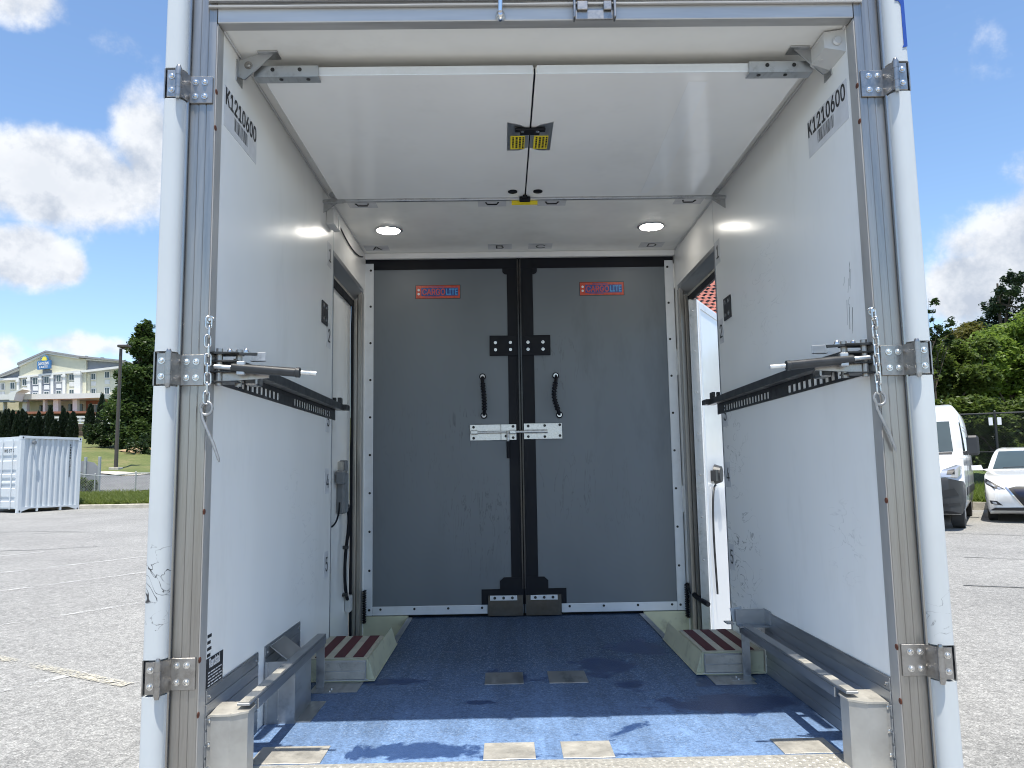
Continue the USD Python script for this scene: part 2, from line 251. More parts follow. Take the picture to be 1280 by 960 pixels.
for i, (c, r) in enumerate([((.15, 4.12), (.42, .22)), ((.5, 4.42), (.28, .22)), ((.78, 4.75), (.22, .25)), ((.95, 3.62), (.42, .22)), ((1.05, 4.0), (.2, .25)), ((-.30, 3.10), (.30, .12)), ((-.6, 4.1), (.3, .1)), ((.1, 3.02), (.4, .04)), ((-.12, 3.72), (.10, .05))]):
    _fn[f"s{i}"] = ("vector_math", {"math_type": "subtract", "vector2": (c[0], c[1], ZO - 1.059)})
    _fn[f"d{i}"] = ("vector_math", {"math_type": "multiply", "vector2": (1 / r[0], 1 / r[1], 1.0)})
    _fn[f"l{i}"] = ("vector_math", {"math_type": "length"})
    _fn[f"m{i}"] = ("map_range", {"from_min": 1.2, "from_max": .2, "to_min": -.05, "to_max": .21, "clamp": True})
    _fl += [("g.position", f"s{i}.vector1"), (f"s{i}.vector", f"d{i}.vector1"), (f"d{i}.vector", f"l{i}.vector1"), (f"l{i}.value", f"m{i}.value")]
    if prev:
        _fn[f"x{i}"] = ("math", {"math_type": "maximum"}); _fl += [(prev, f"x{i}.value1"), (f"m{i}.result", f"x{i}.value2")]; prev = f"x{i}.value"
    else: prev = f"m{i}.result"
_fl.append((prev, "wsum.value2"))
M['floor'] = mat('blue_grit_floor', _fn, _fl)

# worn car park asphalt: pale stones in grey binder
M['lane'] = pm('side_lane_asphalt', (.15, .15, .15), .9, vary=.2, scale=1.2)
M['darkblue'] = pm('dark_blue_grille', (.008, .011, .03), .35, vary=.1)
M['asphalt'] = mat('asphalt', {
    "g": ("geometry", {}), "v": ("voronoi_texture", {"scale": 125.0}), "sep": ("separate_color", {}),
    "r": ("rgb_ramp", {"ramp": [(0, (.155, .152, .143)), (.3, (.215, .211, .20)), (.62, (.262, .257, .243)), (.85, (.31, .303, .285)), (1, (.39, .38, .358))]}),
    "v2": ("voronoi_texture", {"scale": 28.0}), "sep2": ("separate_color", {}), "r2": ("map_range", {"to_min": .82, "to_max": 1.16}),
    "n": ("noise_texture", {"scale": .45, "detail": 9.0, "roughness": .72}), "nr": ("map_range", {"from_min": .3, "from_max": .7, "to_min": .84, "to_max": 1.16}),
    "mm": ("math", {"math_type": "multiply"}), "m": ("vector_math", {"math_type": "scale"}),
    "b": ("bump", {"strength": .7, "distance": .0035}), "p": ("principled_bsdf", {"roughness": .9})},
    [("g.position", "v.vector"), ("v.color", "sep.color"), ("sep.r", "r.fac"), ("g.position", "v2.vector"), ("v2.color", "sep2.color"), ("sep2.g", "r2.value"),
     ("g.position", "n.vector"), ("n.fac", "nr.value"), ("nr.result", "mm.value1"), ("r2.result", "mm.value2"), ("r.color", "m.vector1"), ("mm.value", "m.scale"), ("m.vector", "p.base_color"),
     ("v.distance", "b.height"), ("b.normal", "p.normal")])

def grassmat(name, a, b, c):
    return mat(name, {"g": ("geometry", {}), "n": ("noise_texture", {"scale": .5, "detail": 8.0, "roughness": .7}), "n2": ("noise_texture", {"scale": 9.0, "detail": 4.0}),
                      "mx": ("math", {"math_type": "multiply_add", "value2": .45, "value3": -.22}), "ad": ("math", {"math_type": "add"}),
                      "r": ("rgb_ramp", {"ramp": [(.3, a), (.5, b), (.72, c)]}), "b": ("bump", {"strength": 1.0, "distance": .05}), "p": ("principled_bsdf", {"roughness": .9})},
               [("g.position", "n.vector"), ("g.position", "n2.vector"), ("n2.fac", "mx.value1"), ("n.fac", "ad.value1"), ("mx.value", "ad.value2"), ("ad.value", "r.fac"), ("r.color", "p.base_color"),
                ("n2.fac", "b.height"), ("b.normal", "p.normal")])
M['turf'] = grassmat('mown_grass', (.07, .095, .022), (.105, .125, .032), (.19, .165, .07))
M['verge'] = grassmat('weedy_verge', (.04, .07, .015), (.075, .12, .022), (.15, .17, .05))

def leafmat(name, dark, light, trans=.3):
    return mat(name, {"g": ("geometry", {}), "r": ("rgb_ramp", {"ramp": [(0, dark), (.6, light), (1, tuple(x * 1.45 for x in light))]}),
                      "p": ("principled_bsdf", {"roughness": .5}), "t": ("translucent_bsdf", {}), "m": ("mix_closure", {"fac": trans})},
               [("g.random_per_island", "r.fac"), ("r.color", "p.base_color"), ("r.color", "t.color"), ("p.BSDF", "m.closure1"), ("t.BSDF", "m.closure2")], surface="m.closure")
M['leaf_bright'] = leafmat('bright_leaves', (.17, .25, .04), (.42, .50, .09), .5)
M['leaf_mid'] = leafmat('mid_leaves', (.10, .145, .028), (.26, .315, .068), .5)
M['leaf_hill'] = leafmat('hill_tree_leaves', (.06, .10, .025), (.22, .29, .075), .45)
M['leaf_dark'] = leafmat('dark_leaves', (.035, .062, .018), (.095, .145, .04), .42)
M['leaf_pine'] = leafmat('pine_needles', (.03, .055, .025), (.085, .12, .05), .2)
M['leaf_rust'] = leafmat('rusty_leaves', (.13, .125, .03), (.27, .27, .065), .45)
M['leaf_cedar'] = leafmat('arborvitae_leaves', (.008, .018, .006), (.022, .042, .012), .12)
M['blades'] = leafmat('grass_blades', (.16, .22, .04), (.38, .46, .10), .55)
M['weedleaf'] = leafmat('weed_blades', (.16, .20, .045), (.45, .48, .13), .5)

# ---------------------------------------------------------------- mesh helpers
class B:
    def __init__(s): s.v, s.f, s.n = [], [], 0
    def add(s, m):
        v, f, _ = meshkit.arrays(m)
        s.v.append(np.asarray(v, float)); s.f.append(np.asarray(f) + s.n); s.n += len(v); return s
    def box(s, x0, x1, y0, y1, z0, z1, ch=0.0):
        x0, x1 = sorted((x0, x1)); y0, y1 = sorted((y0, y1)); z0, z1 = sorted((z0, z1))
        if ch > 0:
            ch = min(ch, (x1 - x0) * .45, (y1 - y0) * .45, (z1 - z0) * .45)
            pts = []
            for X, sx in ((x0, 1), (x1, -1)):
                for Y, sy in ((y0, 1), (y1, -1)):
                    for Z, sz in ((z0, 1), (z1, -1)):
                        pts += [(X + sx * ch, Y + sy * ch, Z), (X + sx * ch, Y, Z + sz * ch), (X, Y + sy * ch, Z + sz * ch)]
            return s.add(m3.Manifold.hull_points(np.array(pts, float)))
        v = np.array([(x, y, z) for x in (x0, x1) for y in (y0, y1) for z in (z0, z1)], float)
        f = np.array([(0, 1, 3), (0, 3, 2), (4, 6, 7), (4, 7, 5), (0, 4, 5), (0, 5, 1), (2, 3, 7), (2, 7, 6), (0, 2, 6), (0, 6, 4), (1, 5, 7), (1, 7, 3)])
        s.v.append(v); s.f.append(f + s.n); s.n += 8; return s
    def hull(s, pts): return s.add(m3.Manifold.hull_points(np.array(pts, float)))
    def tube(s, pts, r, n=10, cap=True):
        pts = np.array(pts, float); rr = np.full(len(pts), r) if np.ndim(r) == 0 else np.array(r, float)
        t = np.gradient(pts, axis=0); t /= np.linalg.norm(t, axis=1, keepdims=True) + 1e-12
        ref = np.array([0, 0, 1.0]) if abs(t[0][2]) < .9 else np.array([1.0, 0, 0])
        V = []
        u = None
        for p, d, q in zip(pts, t, rr):
            u = (ref if u is None else u); u = u - d * (u @ d); u /= np.linalg.norm(u); w = np.cross(d, u)
            a = np.linspace(0, 2 * np.pi, n, endpoint=False)
            V.append(p + q * (np.cos(a)[:, None] * u + np.sin(a)[:, None] * w))
        V = np.concatenate(V); F = []
        m = len(pts)
        for i in range(m - 1):
            for j in range(n):
                a, b2, c, d = i * n + j, i * n + (j + 1) % n, (i + 1) * n + (j + 1) % n, (i + 1) * n + j
                F += [(a, b2, c), (a, c, d)]
        if cap:
            V = np.vstack([V, pts[0], pts[-1]]); k = len(V) - 2
            for j in range(n):
                F += [(k, (j + 1) % n, j), (k + 1, (m - 1) * n + j, (m - 1) * n + (j + 1) % n)]
        s.v.append(V); s.f.append(np.array(F) + s.n); s.n += len(V); return s
    def cyl(s, p0, p1, r, n=16): return s.tube([p0, p1], r, n)
    def ring(s, c, ax1, ax2, R1, R2, r, n=24, k=8):
        """Closed loop of wire: centre, two axes, half lengths."""
        c, a, b = (np.array(q, float) for q in (c, ax1, ax2)); a /= np.linalg.norm(a); b /= np.linalg.norm(b); w = np.cross(a, b)
        t = np.linspace(0, 2 * np.pi, n, endpoint=False); V, F = [], []
        st = max(0.0, R1 - R2)
        for q in t:
            rad = math.cos(q) * a + math.sin(q) * b
            p = c + R2 * rad + (st * (1 if math.cos(q) > 0 else -1)) * a
            for j in range(k):
                h = 2 * np.pi * j / k
                V.append(p + r * (math.cos(h) * rad + math.sin(h) * w))
        for i in range(n):
            for j in range(k):
                q = [i * k + j, ((i + 1) % n) * k + j, ((i + 1) % n) * k + (j + 1) % k, i * k + (j + 1) % k]
                F += [(q[0], q[1], q[2]), (q[0], q[2], q[3])]
        s.v.append(np.array(V)); s.f.append(np.array(F) + s.n); s.n += len(V); return s
    def prism(s, poly, frame, d0, d1):
        """poly: 2-D points or shapely polygon, frame: (origin, e1, e2) ; extruded along e1 x e2 from d0 to d1."""
        g = poly if hasattr(poly, 'exterior') else Polygon(poly)
        m = trimesh.creation.extrude_polygon(g, d1 - d0, engine="earcut")
        o, e1, e2 = (np.array(q, float) for q in frame); e3 = np.cross(e1, e2)
        v = m.vertices; v = o + v[:, :1] * e1 + v[:, 1:2] * e2 + (v[:, 2:3] + d0) * e3
        s.v.append(v); s.f.append(np.array(m.faces) + s.n); s.n += len(v); return s
    def text(s, t, h, o, e1, e2, depth=.0015, bold=False, sx=1.0):
        m = meshkit.text_mesh(t, h, depth, bold); v = m.vertices
        o, e1, e2 = (np.array(q, float) for q in (o, e1, e2)); e3 = np.cross(e1, e2)
        v = o + v[:, :1] * e1 * sx + v[:, 1:2] * e2 + v[:, 2:3] * e3
        s.v.append(v); s.f.append(np.array(m.faces) + s.n); s.n += len(v); return s
    def mesh(s): return np.vstack(s.v), np.vstack(s.f)

USED = {}
def numbered(parent, name):
    k = (parent, name); USED[k] = USED.get(k, -1) + 1
    return name if USED[k] == 0 else f"{name}_{USED[k]:03d}"
BASE = {}
def setd(p, label=None, cat=None, group=None, kind=None):
    for k, v in (('label', label), ('category', cat), ('group', group), ('kind', kind)):
        if v: p.SetCustomDataByKey(k, v)
def thing(name, label, cat, base=(0, 0, 0), group=None, rot=0.0):
    path = '/World/' + numbered('/World', name)
    x = UsdGeom.Xform.Define(stage, path); x.AddTranslateOp().Set(Gf.Vec3d(base[0], base[1], base[2] + ZO))
    if rot: x.AddRotateZOp().Set(rot)
    BASE[path] = (0, 0, 0) if rot else tuple(base)
    setd(x.GetPrim(), label, cat, group)
    return path
def obj(name, b, m, parent=None, label=None, cat=None, group=None, kind=None, smooth=False, uv=None):
    root = parent or '/World'; path = root + '/' + numbered(root, name)
    v, f = b.mesh() if isinstance(b, B) else meshkit.arrays(b)[:2]
    v = np.asarray(v, float)
    top = '/'.join(root.split('/')[:3])
    if parent is None:
        lo, hi = v.min(0), v.max(0); base = np.array([(lo[0] + hi[0]) / 2, (lo[1] + hi[1]) / 2, lo[2]])
        if kind == 'structure': base = np.zeros(3)
        g = usdkit.mesh(stage, path, (v - base, f), M[m] if isinstance(m, str) else m, smooth=smooth)
        UsdGeom.Xformable(g).AddTranslateOp().Set(Gf.Vec3d(float(base[0]), float(base[1]), float(base[2]) + ZO))
    else:
        base = np.array(BASE[top], float)
        g = usdkit.mesh(stage, path, (v - base, f), M[m] if isinstance(m, str) else m, smooth=smooth)
    setd(g.GetPrim(), label, cat, group, kind)
    return path
def bolt(parent, p, nrm, r=.008, h=.006, m='bolt', name='bolt'):
    """Domed bolt head on a washer."""
    p, nrm = np.array(p, float), np.array(nrm, float); b = B()
    b.tube([p, p + nrm * .0025], r * 1.5, 14)
    b.tube([p + nrm * .0025, p + nrm * (h * .7), p + nrm * h], [r, r * .95, r * .55], 10)
    return obj(name, b, m, parent, smooth=40)
def ground(y): return -ZO + .016 * y
X_, Y_, Z_ = np.eye(3)

# ================================================================ the ground and the land behind
def sheet(name, xs, ys, zfun, m, **k):
    X, Y = np.meshgrid(xs, ys); Zz = zfun(X, Y)
    v = np.stack([X, Y, Zz], -1).reshape(-1, 3); nx = len(xs)
    f = [(j * nx + i, j * nx + i + 1, (j + 1) * nx + i + 1, (j + 1) * nx + i) for j in range(len(ys) - 1) for i in range(nx - 1)]
    return obj(name, (v, np.array(f)), m, smooth=True, kind='structure', **k)
sheet('parking_lot', np.array([-900., -200, -60, 0, 60, 200, 900]), np.array([-300., -60, 0, 30, 60, 200, 900]), lambda x, y: ground(y), 'asphalt')
KY = 27.75                                   # left kerb
def hill_z(x, y):
    base = ground(KY) + .13
    prof = np.interp(y, [KY, 29, 31.5, 33.2, 34.5, 38, 45, 58, 70, 100, 140, 200, 900], [base, base + .12, -.62, -.55, -.42, .35, 1.55, 3.0, 4.2, 7.2, 10.2, 11.5, 30])
    fade = 1 / (1 + np.exp(-(-(x + 3) / 2.2)))
    w = .05 * np.sin(x * .9 + y * .4) + .04 * np.sin(x * 2.1 - y * .7)
    rise = np.maximum(0, x + 23 - (y - 45) * .2) * -.06 * np.clip((y - 36) / 6, 0, 1)
    return np.where(fade > .02, (prof + w * np.clip((y - KY) / 4, 0, 1) + np.maximum(rise, -1.2)) * fade + (ground(y) - .25) * (1 - fade), ground(y) - .25)
sheet('grass_hill', np.linspace(-150, 2, 140), np.concatenate([np.linspace(KY + .14, 46, 50), np.linspace(47, 150, 50), [200, 300, 900]]), hill_z, 'turf')
# weeds between the kerb and the low fence
def scatter_blades(name, pts, h, m, seed, label, w=.02, lean=1.2):
    r = np.random.default_rng(seed); nb = len(pts)
    a = r.uniform(0, 2 * np.pi, nb); hh = h * r.uniform(.5, 1.3, nb); d = np.stack([np.cos(a), np.sin(a), np.zeros(nb)], 1)
    l = r.normal(0, lean, (nb, 2)) * hh[:, None] * .6
    p0 = pts - d * w; p1 = pts + d * w; p2 = pts + np.stack([l[:, 0], l[:, 1], hh], 1)
    v = np.stack([p0, p1, p2], 1).reshape(-1, 3); f = np.arange(nb * 3).reshape(-1, 3)
    return obj(name, (v, f), m, label=label, cat='grass', kind='stuff')
_r = np.random.default_rng(5)
_x = _r.uniform(-19, -9, 26000); _y = KY + .2 + _r.beta(1.0, 1.5, 26000) * 4.2
scatter_blades('weeds', np.stack([_x, _y, hill_z(_x, _y) - .02], 1), .20, 'weedleaf', 6, 'strip of rough green weeds behind the kerb by the container', w=.022)
# asphalt lane and pale concrete drive beyond the low fence
def strip_on(name, x0, x1, y0, y1, fn, dz, m, nx=12, ny=10, **k):
    return sheet(name, np.linspace(x0, x1, nx), np.linspace(y0, y1, ny), lambda x, y: fn(x, y) + dz, m, **k)
strip_on('side_road', -19.5, -13.2, 33.3, 37.6, hill_z, .03, 'lane')
strip_on('concrete_drive', -20.0, -15.0, 37.7, 38.6, hill_z, .05, 'concrete', 24, 6)
strip_on('bare_soil_bank', -22.6, -19.9, 45.5, 47.5, hill_z, .05, 'soil', 14, 8)
# kerbs
obj('kerb', B().box(-60, -2, KY, KY + .16, ground(KY) - .2, ground(KY) + .15, .025), 'concrete', kind='structure')
HEAD = math.radians(33.0); hx = np.array([math.cos(HEAD), -math.sin(HEAD), 0]); hy = np.array([math.sin(HEAD), math.cos(HEAD), 0])
K0 = np.array([12.3, 20.3, 0])
b = B()
for k in range(-6, 6):
    o = K0 + hx * (k * 3.0)
    z0 = ground(o[1] + .0); e = [o, o + hx * 2.985, o + hx * 2.985 + hy * .2, o + hy * .2]
    b.hull([q + Z_ * (ground(q[1]) - .2) for q in e] + [q + Z_ * (ground(q[1]) + .2) + (hy * .02 if i < 2 else 0) for i, q in enumerate(e)])
obj('kerb', b, 'concrete', kind='structure')
def vz(x, y):
    d = (np.stack([x - K0[0], y - K0[1]], -1) @ hy[:2])
    return ground(y) + .18 + np.clip(d, 0, 8) * .1
t = np.linspace(-17, 17, 40); d = np.concatenate([np.linspace(.18, 8, 14), [20, 60]])
T, D = np.meshgrid(t, d); P = K0 + T[..., None] * hx + D[..., None] * hy; P[..., 2] = vz(P[..., 0], P[..., 1])
f = [(j * 40 + i, j * 40 + i + 1, (j + 1) * 40 + i + 1, (j + 1) * 40 + i) for j in range(len(d) - 1) for i in range(39)]
obj('grass_verge', (P.reshape(-1, 3), np.array(f)), 'verge', kind='structure', smooth=True)
_t = _r.uniform(-9, 6, 26000); _d = .22 + _r.beta(1, 1.3, 26000) * 2.4
_p = K0 + _t[:, None] * hx + _d[:, None] * hy; _p[:, 2] = vz(_p[:, 0], _p[:, 1]) - .02
scatter_blades('grass', _p, .26, 'blades', 8, 'bright tall grass under the black chain link fence behind the cars', w=.02)
# painted stall lines and cracks
def line(name, pts, w, m, dz=.004, seed=0, jit=0.0):
    r = np.random.default_rng(seed); pts = np.array(pts, float); q = []
    for a, c in zip(pts[:-1], pts[1:]):
        k = max(2, int(np.linalg.norm(c - a) / .3)); q += [a + (c - a) * i / k for i in range(k)]
    q.append(pts[-1]); q = np.array(q); tt = np.gradient(q, axis=0); tt /= np.linalg.norm(tt, axis=1, keepdims=True); nn = np.stack([-tt[:, 1], tt[:, 0]], 1)
    q = q + nn * r.normal(0, jit, len(q))[:, None]; ww = w * .5 * (1 + r.normal(0, .25 if jit else .06, len(q)))
    l, rr = q + nn * ww[:, None], q - nn * ww[:, None]
    v = np.concatenate([np.column_stack([l, ground(l[:, 1]) + dz]), np.column_stack([rr, ground(rr[:, 1]) + dz])]); k = len(q)
    f = [(i, k + i, k + i + 1, i + 1) for i in range(k - 1)]
    return obj(name, (v, np.array(f)), m, kind='structure')
ld = np.array([.60, .80])
for i, (x, y, a, c) in enumerate([(-3.42, 5.43, -1.5, .55), (-4.83, 7.61, -2.5, 1.9), (-5.78, 10.2, -2.0, 1.6), (-7.25, 11.3, -2.5, 2.4), (-8.63, 13.4, -2.2, .75)]):
    o = np.array([x, y]); line('stall_line', [o + ld * a, o + ld * c], .085, 'paint', seed=i)
line('stall_line', [(-5.3, 7.08), (-2.6, 5.5)], .10, 'yellowpaint', dz=.008, seed=9)
for i, pts in enumerate([[(8.3, 14.55), (9.3, 13.9), (12, 12.2)], [(6.6, 11.2), (7.6, 10.7), (9.5, 9.8)], [(5.2, 8.9), (6.4, 8.4), (8, 7.6)], [(-13.5, 24.4), (-11.4, 25.3), (-10, 26.2)], [(-14.5, 18.8), (-10.8, 18.3), (-9.5, 18)],
                         [(-10.5, 14.1), (-8.6, 14.3), (-7.6, 14.7)], [(-12, 17.2), (-10.3, 17.9), (-9.2, 18.1)], [(3.4, 5.2), (4.3, 5.1), (6, 4.6)]]):
    line('asphalt_crack', pts, .035, 'crack', dz=.006, seed=20 + i, jit=.02)

# ================================================================ the truck body
XL, XR, YF, YB, ZF, ZC, CX = -1.05, 1.35, 2.78, 5.85, -1.059, 1.698, .15
HW = 1.2
def sx(s, d): return CX + s * (HW - d)         # s = -1 left wall, +1 right wall; d = metres inwards from that wall
truck = thing('delivery_truck', 'white box truck with rear doors swung open, seen into its empty cargo bay', 'truck', (CX, YF, ground(YF)))
DY0, DY1, DZ1, DZ0, WY1 = 4.72, 5.74, 1.40, -1.36, 5.835   # side door opening
WT = .07
for s in (-1, 1):
    fr = ((sx(s, 0), 0, 0), Y_, Z_)            # e3 = +X
    o = np.array([[YF, ZF - .02], [DY0, ZF - .02], [DY0, DZ1], [DY1, DZ1], [DY1, ZF - .3], [YB + .05, ZF - .3], [YB + .05, ZC + .05], [YF, ZC + .05]])
    w = obj('wall', B().prism(o, fr, -WT if s < 0 else 0, 0 if s < 0 else WT), 'wall', truck, label='left inner wall, white panel with a few marks' if s < 0 else 'right inner wall, white panel with black scuffs near the doorway')
    # seams
    obj('panel_seam', B().box(sx(s, -.001), sx(s, .002), DY0 - .004, DY0 - .001, DZ1, ZC), 'jbox', w)
    # aluminium edging where the panel ends at the doorway
    obj('edge_trim', B().box(sx(s, -.03), sx(s, .004), DY0 - .012, DY0 + .004, -1.1, DZ1 - .001, .002), 'aluram', w)
    # identity label with a bar code
    def lab(name, y0, y1, z0, z1, m, d=.0012): return obj(name, B().box(sx(s, 0), sx(s, d), y0, y1, z0, z1), m, w)
    if s < 0: e1, o1 = Y_, (sx(s, .0015), 2.822, 1.428)
    else: e1, o1 = -Y_, (sx(s, .0015), 3.20, 1.425)
    lab('number_label', 2.815, 3.2, 1.335, 1.498, 'label')
    tb = B(); tm = meshkit.text_mesh('K1210600', .062); wd = tm.bounds[1][0]
    tb.text('K1210600', .064, o1, e1, Z_, .001, True, sx=.355 / wd)
    obj('label_number', tb, 'ink', w)
    r = random.Random(3); bb = B(); y = 2.925 if s < 0 else 2.945
    while y < (3.085 if s < 0 else 3.105):
        wv = r.choice((.002, .003, .0045)); bb.box(sx(s, .0012), sx(s, .0016), y, y + wv, 1.362, 1.415); y += wv + r.choice((.0035, .005, .007))
    obj('bar_code', bb, 'ink', w)
    # digits 1..5 down the rear edge of the panel
    for dgt, zz in (('1', 1.30), ('2', .80), ('3', .29), ('4', -.075), ('5', -.56)):
        yy = 4.57 if s < 0 else 4.70
        lab('digit_label', 4.555 if s < 0 else 4.60, 4.66 if s < 0 else 4.71, zz - .035, zz + .115, 'label')
        obj('digit', B().text(dgt, .082, (sx(s, .0015), 4.585 if s < 0 else 4.685, zz), e1, Z_, .001), 'ink', w)
    # black four hole anchor plate
    ap = obj('anchor_plate', B().box(sx(s, 0), sx(s, .008), 4.42, 4.56, .885, 1.02, .003), 'plastic', w)
    for yy in (4.455, 4.525):
        for zz in (.915, .99): bolt(w, (sx(s, .008), yy, zz), X_ * -s, .009, .004, 'chrome', 'anchor_screw')
scr = B(); rr = random.Random(21)
for k in range(11):
    y = 2.875 + rr.uniform(0, .075); z = rr.uniform(.60, .83); l = rr.uniform(.03, .10); w = rr.uniform(.0002, .0006)
    scr.hull([(XR - d, yy, zz) for d in (.0002, .0007) for yy, zz in ((y, z), (y + w * 2, z), (y + .012, z - l), (y + .012 + w, z - l))])
obj('scratch_marks', scr, 'ink', truck + '/wall_001')
# left wall: maker's plate
w0 = truck + '/wall'
obj('maker_plate', B().box(XL, XL + .002, 2.795, 2.953, -.742, -.635), 'ink', w0, label='black maker plate with small pale print')
obj('maker_name', B().text('Randstal', .03, (XL + .0022, 2.815, -.668), Y_, Z_, .001, True, sx=.62), 'label', w0)
pb = B(); rr = random.Random(8)
for k in range(5):
    y = 2.81
    while y < 2.93:
        l = rr.uniform(.012, .04); pb.box(XL + .002, XL + .003, y, min(y + l, 2.945), -.687 - k * .011, -.683 - k * .011); y += l + .008
obj('plate_print', pb, 'label', w0)
pb = B()
for k in range(4): pb.box(XL, XL + .001, 2.80, 2.83 + .008 * (k % 2), -.63 + k * .022, -.619 + k * .022)
obj('small_print', pb, 'ink', w0)

# ceiling
c = obj('ceiling', B().box(XL, XR, YF, YB + .05, ZC, ZC + .05), 'ceil', truck, label='white ceiling panel with letters A to D')
obj('end_strip', B().box(XL + .001, XR - .001, 5.80, 5.838, ZC - .045, ZC - .001, .004), 'panel', c)
for s in (-1, 1): obj('corner_bead', B().box(sx(s, .001), sx(s, .010), YF, 5.79, ZC - .010, ZC - .001, .003), 'jbox', c)
for ch, x in (('A', -.975), ('B', -.045), ('C', .26), ('D', 1.105)):
    obj('letter_label', B().box(x - .05, x + .13, 5.60, 5.735, ZC - .0012, ZC), 'label', c)
    obj('letter', B().text(ch, .085, (x, 5.715, ZC - .0014), X_, -Y_, .001), 'ink', c)
for x in (-.93, -.11, .27, 1.14):
    obj('letter_label', B().box(x - .03, x + .15, 4.60, 4.78, ZC - .0012, ZC), 'label', c)
    tb = B(); tb.tube([(x + .02, 4.70, ZC - .002), (x + .03, 4.735, ZC - .002), (x + .09, 4.735, ZC - .002), (x + .10, 4.70, ZC - .002)], .006, 6); obj('letter', tb, 'ink', c)
for x, y in ((-.78, 5.22), (1.055, 5.205)):
    L_ = obj('ceiling_light', B().tube([(x, y, ZC), (x, y, ZC - .008), (x, y, ZC - .012)], [.098, .098, .088], 32), 'chrome', truck, smooth=40)
    a = np.linspace(0, 2 * np.pi, 32, endpoint=False)
    obj('lens', B().tube([(x, y, ZC - .010), (x, y, ZC - .016), (x, y, ZC - .020)], [.083, .078, .05], 32), 'lamp', L_, smooth=60)
# outer shell (roof, front part of the body, cab, chassis)
obj('roof_panel', B().box(XL - .06, XR + .06, YF + .002, 9.2, ZC + .06, ZC + .13, .02), 'doorpaint', truck)
for s in (-1, 1): obj('side_panel', B().box(sx(s, -.065), sx(s, -.015), YB + .06, 9.2, ZF - .05, ZC + .055), 'doorpaint', truck)
obj('front_panel', B().box(XL - .06, XR + .06, 9.21, 9.26, ZF - .05, ZC + .13), 'doorpaint', truck)
obj('bulkhead_frame', B().box(XL, XR, YB + .052, YB + .09, ZF - .3, ZC + .05), 'blacktrim', truck)
cab = m3.CrossSection([np.array([(9.3, -.95), (11.35, -.95), (11.35, .05), (10.95, .2), (10.45, 1.0), (9.3, 1.05)])]).extrude(2.1)
v, f, _ = meshkit.arrays(cab); v = np.stack([CX + 1.05 - v[:, 2], v[:, 0], v[:, 1]], 1); obj('cab', (v, f[:, ::-1] if False else f), 'vanwhite', truck)
for s in (-1, 1):
    obj('chassis_rail', B().box(CX + s * .4 - .05, CX + s * .4 + .05, 2.95, 11.0, ZF - .19, ZF - .07), 'underbody', truck)
    for yy in (7.4, 10.4):
        wv = obj('wheel', B().tube([(CX + s * .78, yy, ground(yy) + .38), (CX + s * .8, yy, ground(yy) + .38), (CX + s * 1.0, yy, ground(yy) + .38), (CX + s * 1.02, yy, ground(yy) + .38)], [.3, .38, .38, .3], 28), 'tyre', truck, smooth=40)
        obj('rim', B().tube([(CX + s * 1.0, yy, ground(yy) + .38), (CX + s * 1.03, yy, ground(yy) + .38)], [.22, .2], 20), 'alu', wv)

# floor with two sunk step wells at the side doors
WX = .33                                       # how far the well reaches in from the wall
fl = [(XL, YF), (XR, YF), (XR, 4.14), (XR - WX, 4.14), (XR - WX, WY1), (XR, WY1), (XR, YB + .05), (XL, YB + .05), (XL, WY1), (XL + WX, WY1), (XL + WX, 4.14), (XL, 4.14)]
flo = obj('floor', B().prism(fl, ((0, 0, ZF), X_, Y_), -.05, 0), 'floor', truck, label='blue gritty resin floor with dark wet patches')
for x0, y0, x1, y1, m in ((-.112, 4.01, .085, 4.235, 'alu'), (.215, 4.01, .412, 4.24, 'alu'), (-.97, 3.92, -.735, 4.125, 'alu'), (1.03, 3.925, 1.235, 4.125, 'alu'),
                          (-.092, 2.99, .104, 3.165, 'alubright'), (.206, 2.99, .399, 3.165, 'alubright'), (-.96, 2.99, -.695, 3.17, 'alubright'), (1.03, 2.99, 1.24, 3.15, 'alubright')):  # rear plates in a brighter metal: sunlight put into their colour
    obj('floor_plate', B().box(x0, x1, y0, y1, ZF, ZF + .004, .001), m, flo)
# rear sill of diamond plate
b = B(); b.box(XL + .001, XR - .001, 2.62, 2.978, ZF - .06, ZF + .003)
r = random.Random(11)
for i in range(100):
    for j in range(14):
        x = XL + .012 + i * .024; y = 2.634 + j * .024 + (.0 if i % 2 else .0)
        if y > 2.97 or x > XR - .01: continue
        a = math.radians(45 if (i + j) % 2 else -45); dx, dy = math.cos(a) * .010, math.sin(a) * .010; px, py = -math.sin(a) * .0032, math.cos(a) * .0032
        z = ZF + .003
        k = b.n; b.v.append(np.array([(x - dx, y - dy, z), (x + px, y + py, z), (x + dx, y + dy, z), (x - px, y - py, z), (x, y, z + .0024)])); b.f.append(np.array([(1, 0, 4), (2, 1, 4), (3, 2, 4), (0, 3, 4)]) [:, ::-1] + k); b.n += 5
obj('rear_sill', b, 'sillplate', truck, label='worn diamond plate sill at the rear edge of the floor')
obj('rear_bumper', B().box(XL - .07, XR + .07, 2.60, 2.72, ZF - .28, ZF - .065, .01), 'jamb', truck)
for s in (-1, 1):
    # well lining
    xi, xo = sx(s, WX), sx(s, -.05)
    b = B(); b.box(xi, xo, WY1 - .006, WY1 + .02, ZF - .32, ZF + .019); b.box(xi - s * .02, xi - s * .001, 4.14, WY1 + .02, ZF - .32, ZF - .052); b.box(xi, xo, 4.14, WY1, ZF - .34, ZF - .32); b.box(xi, xo, 4.10, 4.14, ZF - .32, ZF - .052)
    obj('step_well', b, 'cream', truck)
    obj('well_edge', B().box(xi - s * .035, xi + s * .004, 4.62, WY1, ZF + .0045, ZF + .009, .002), 'alu', truck)

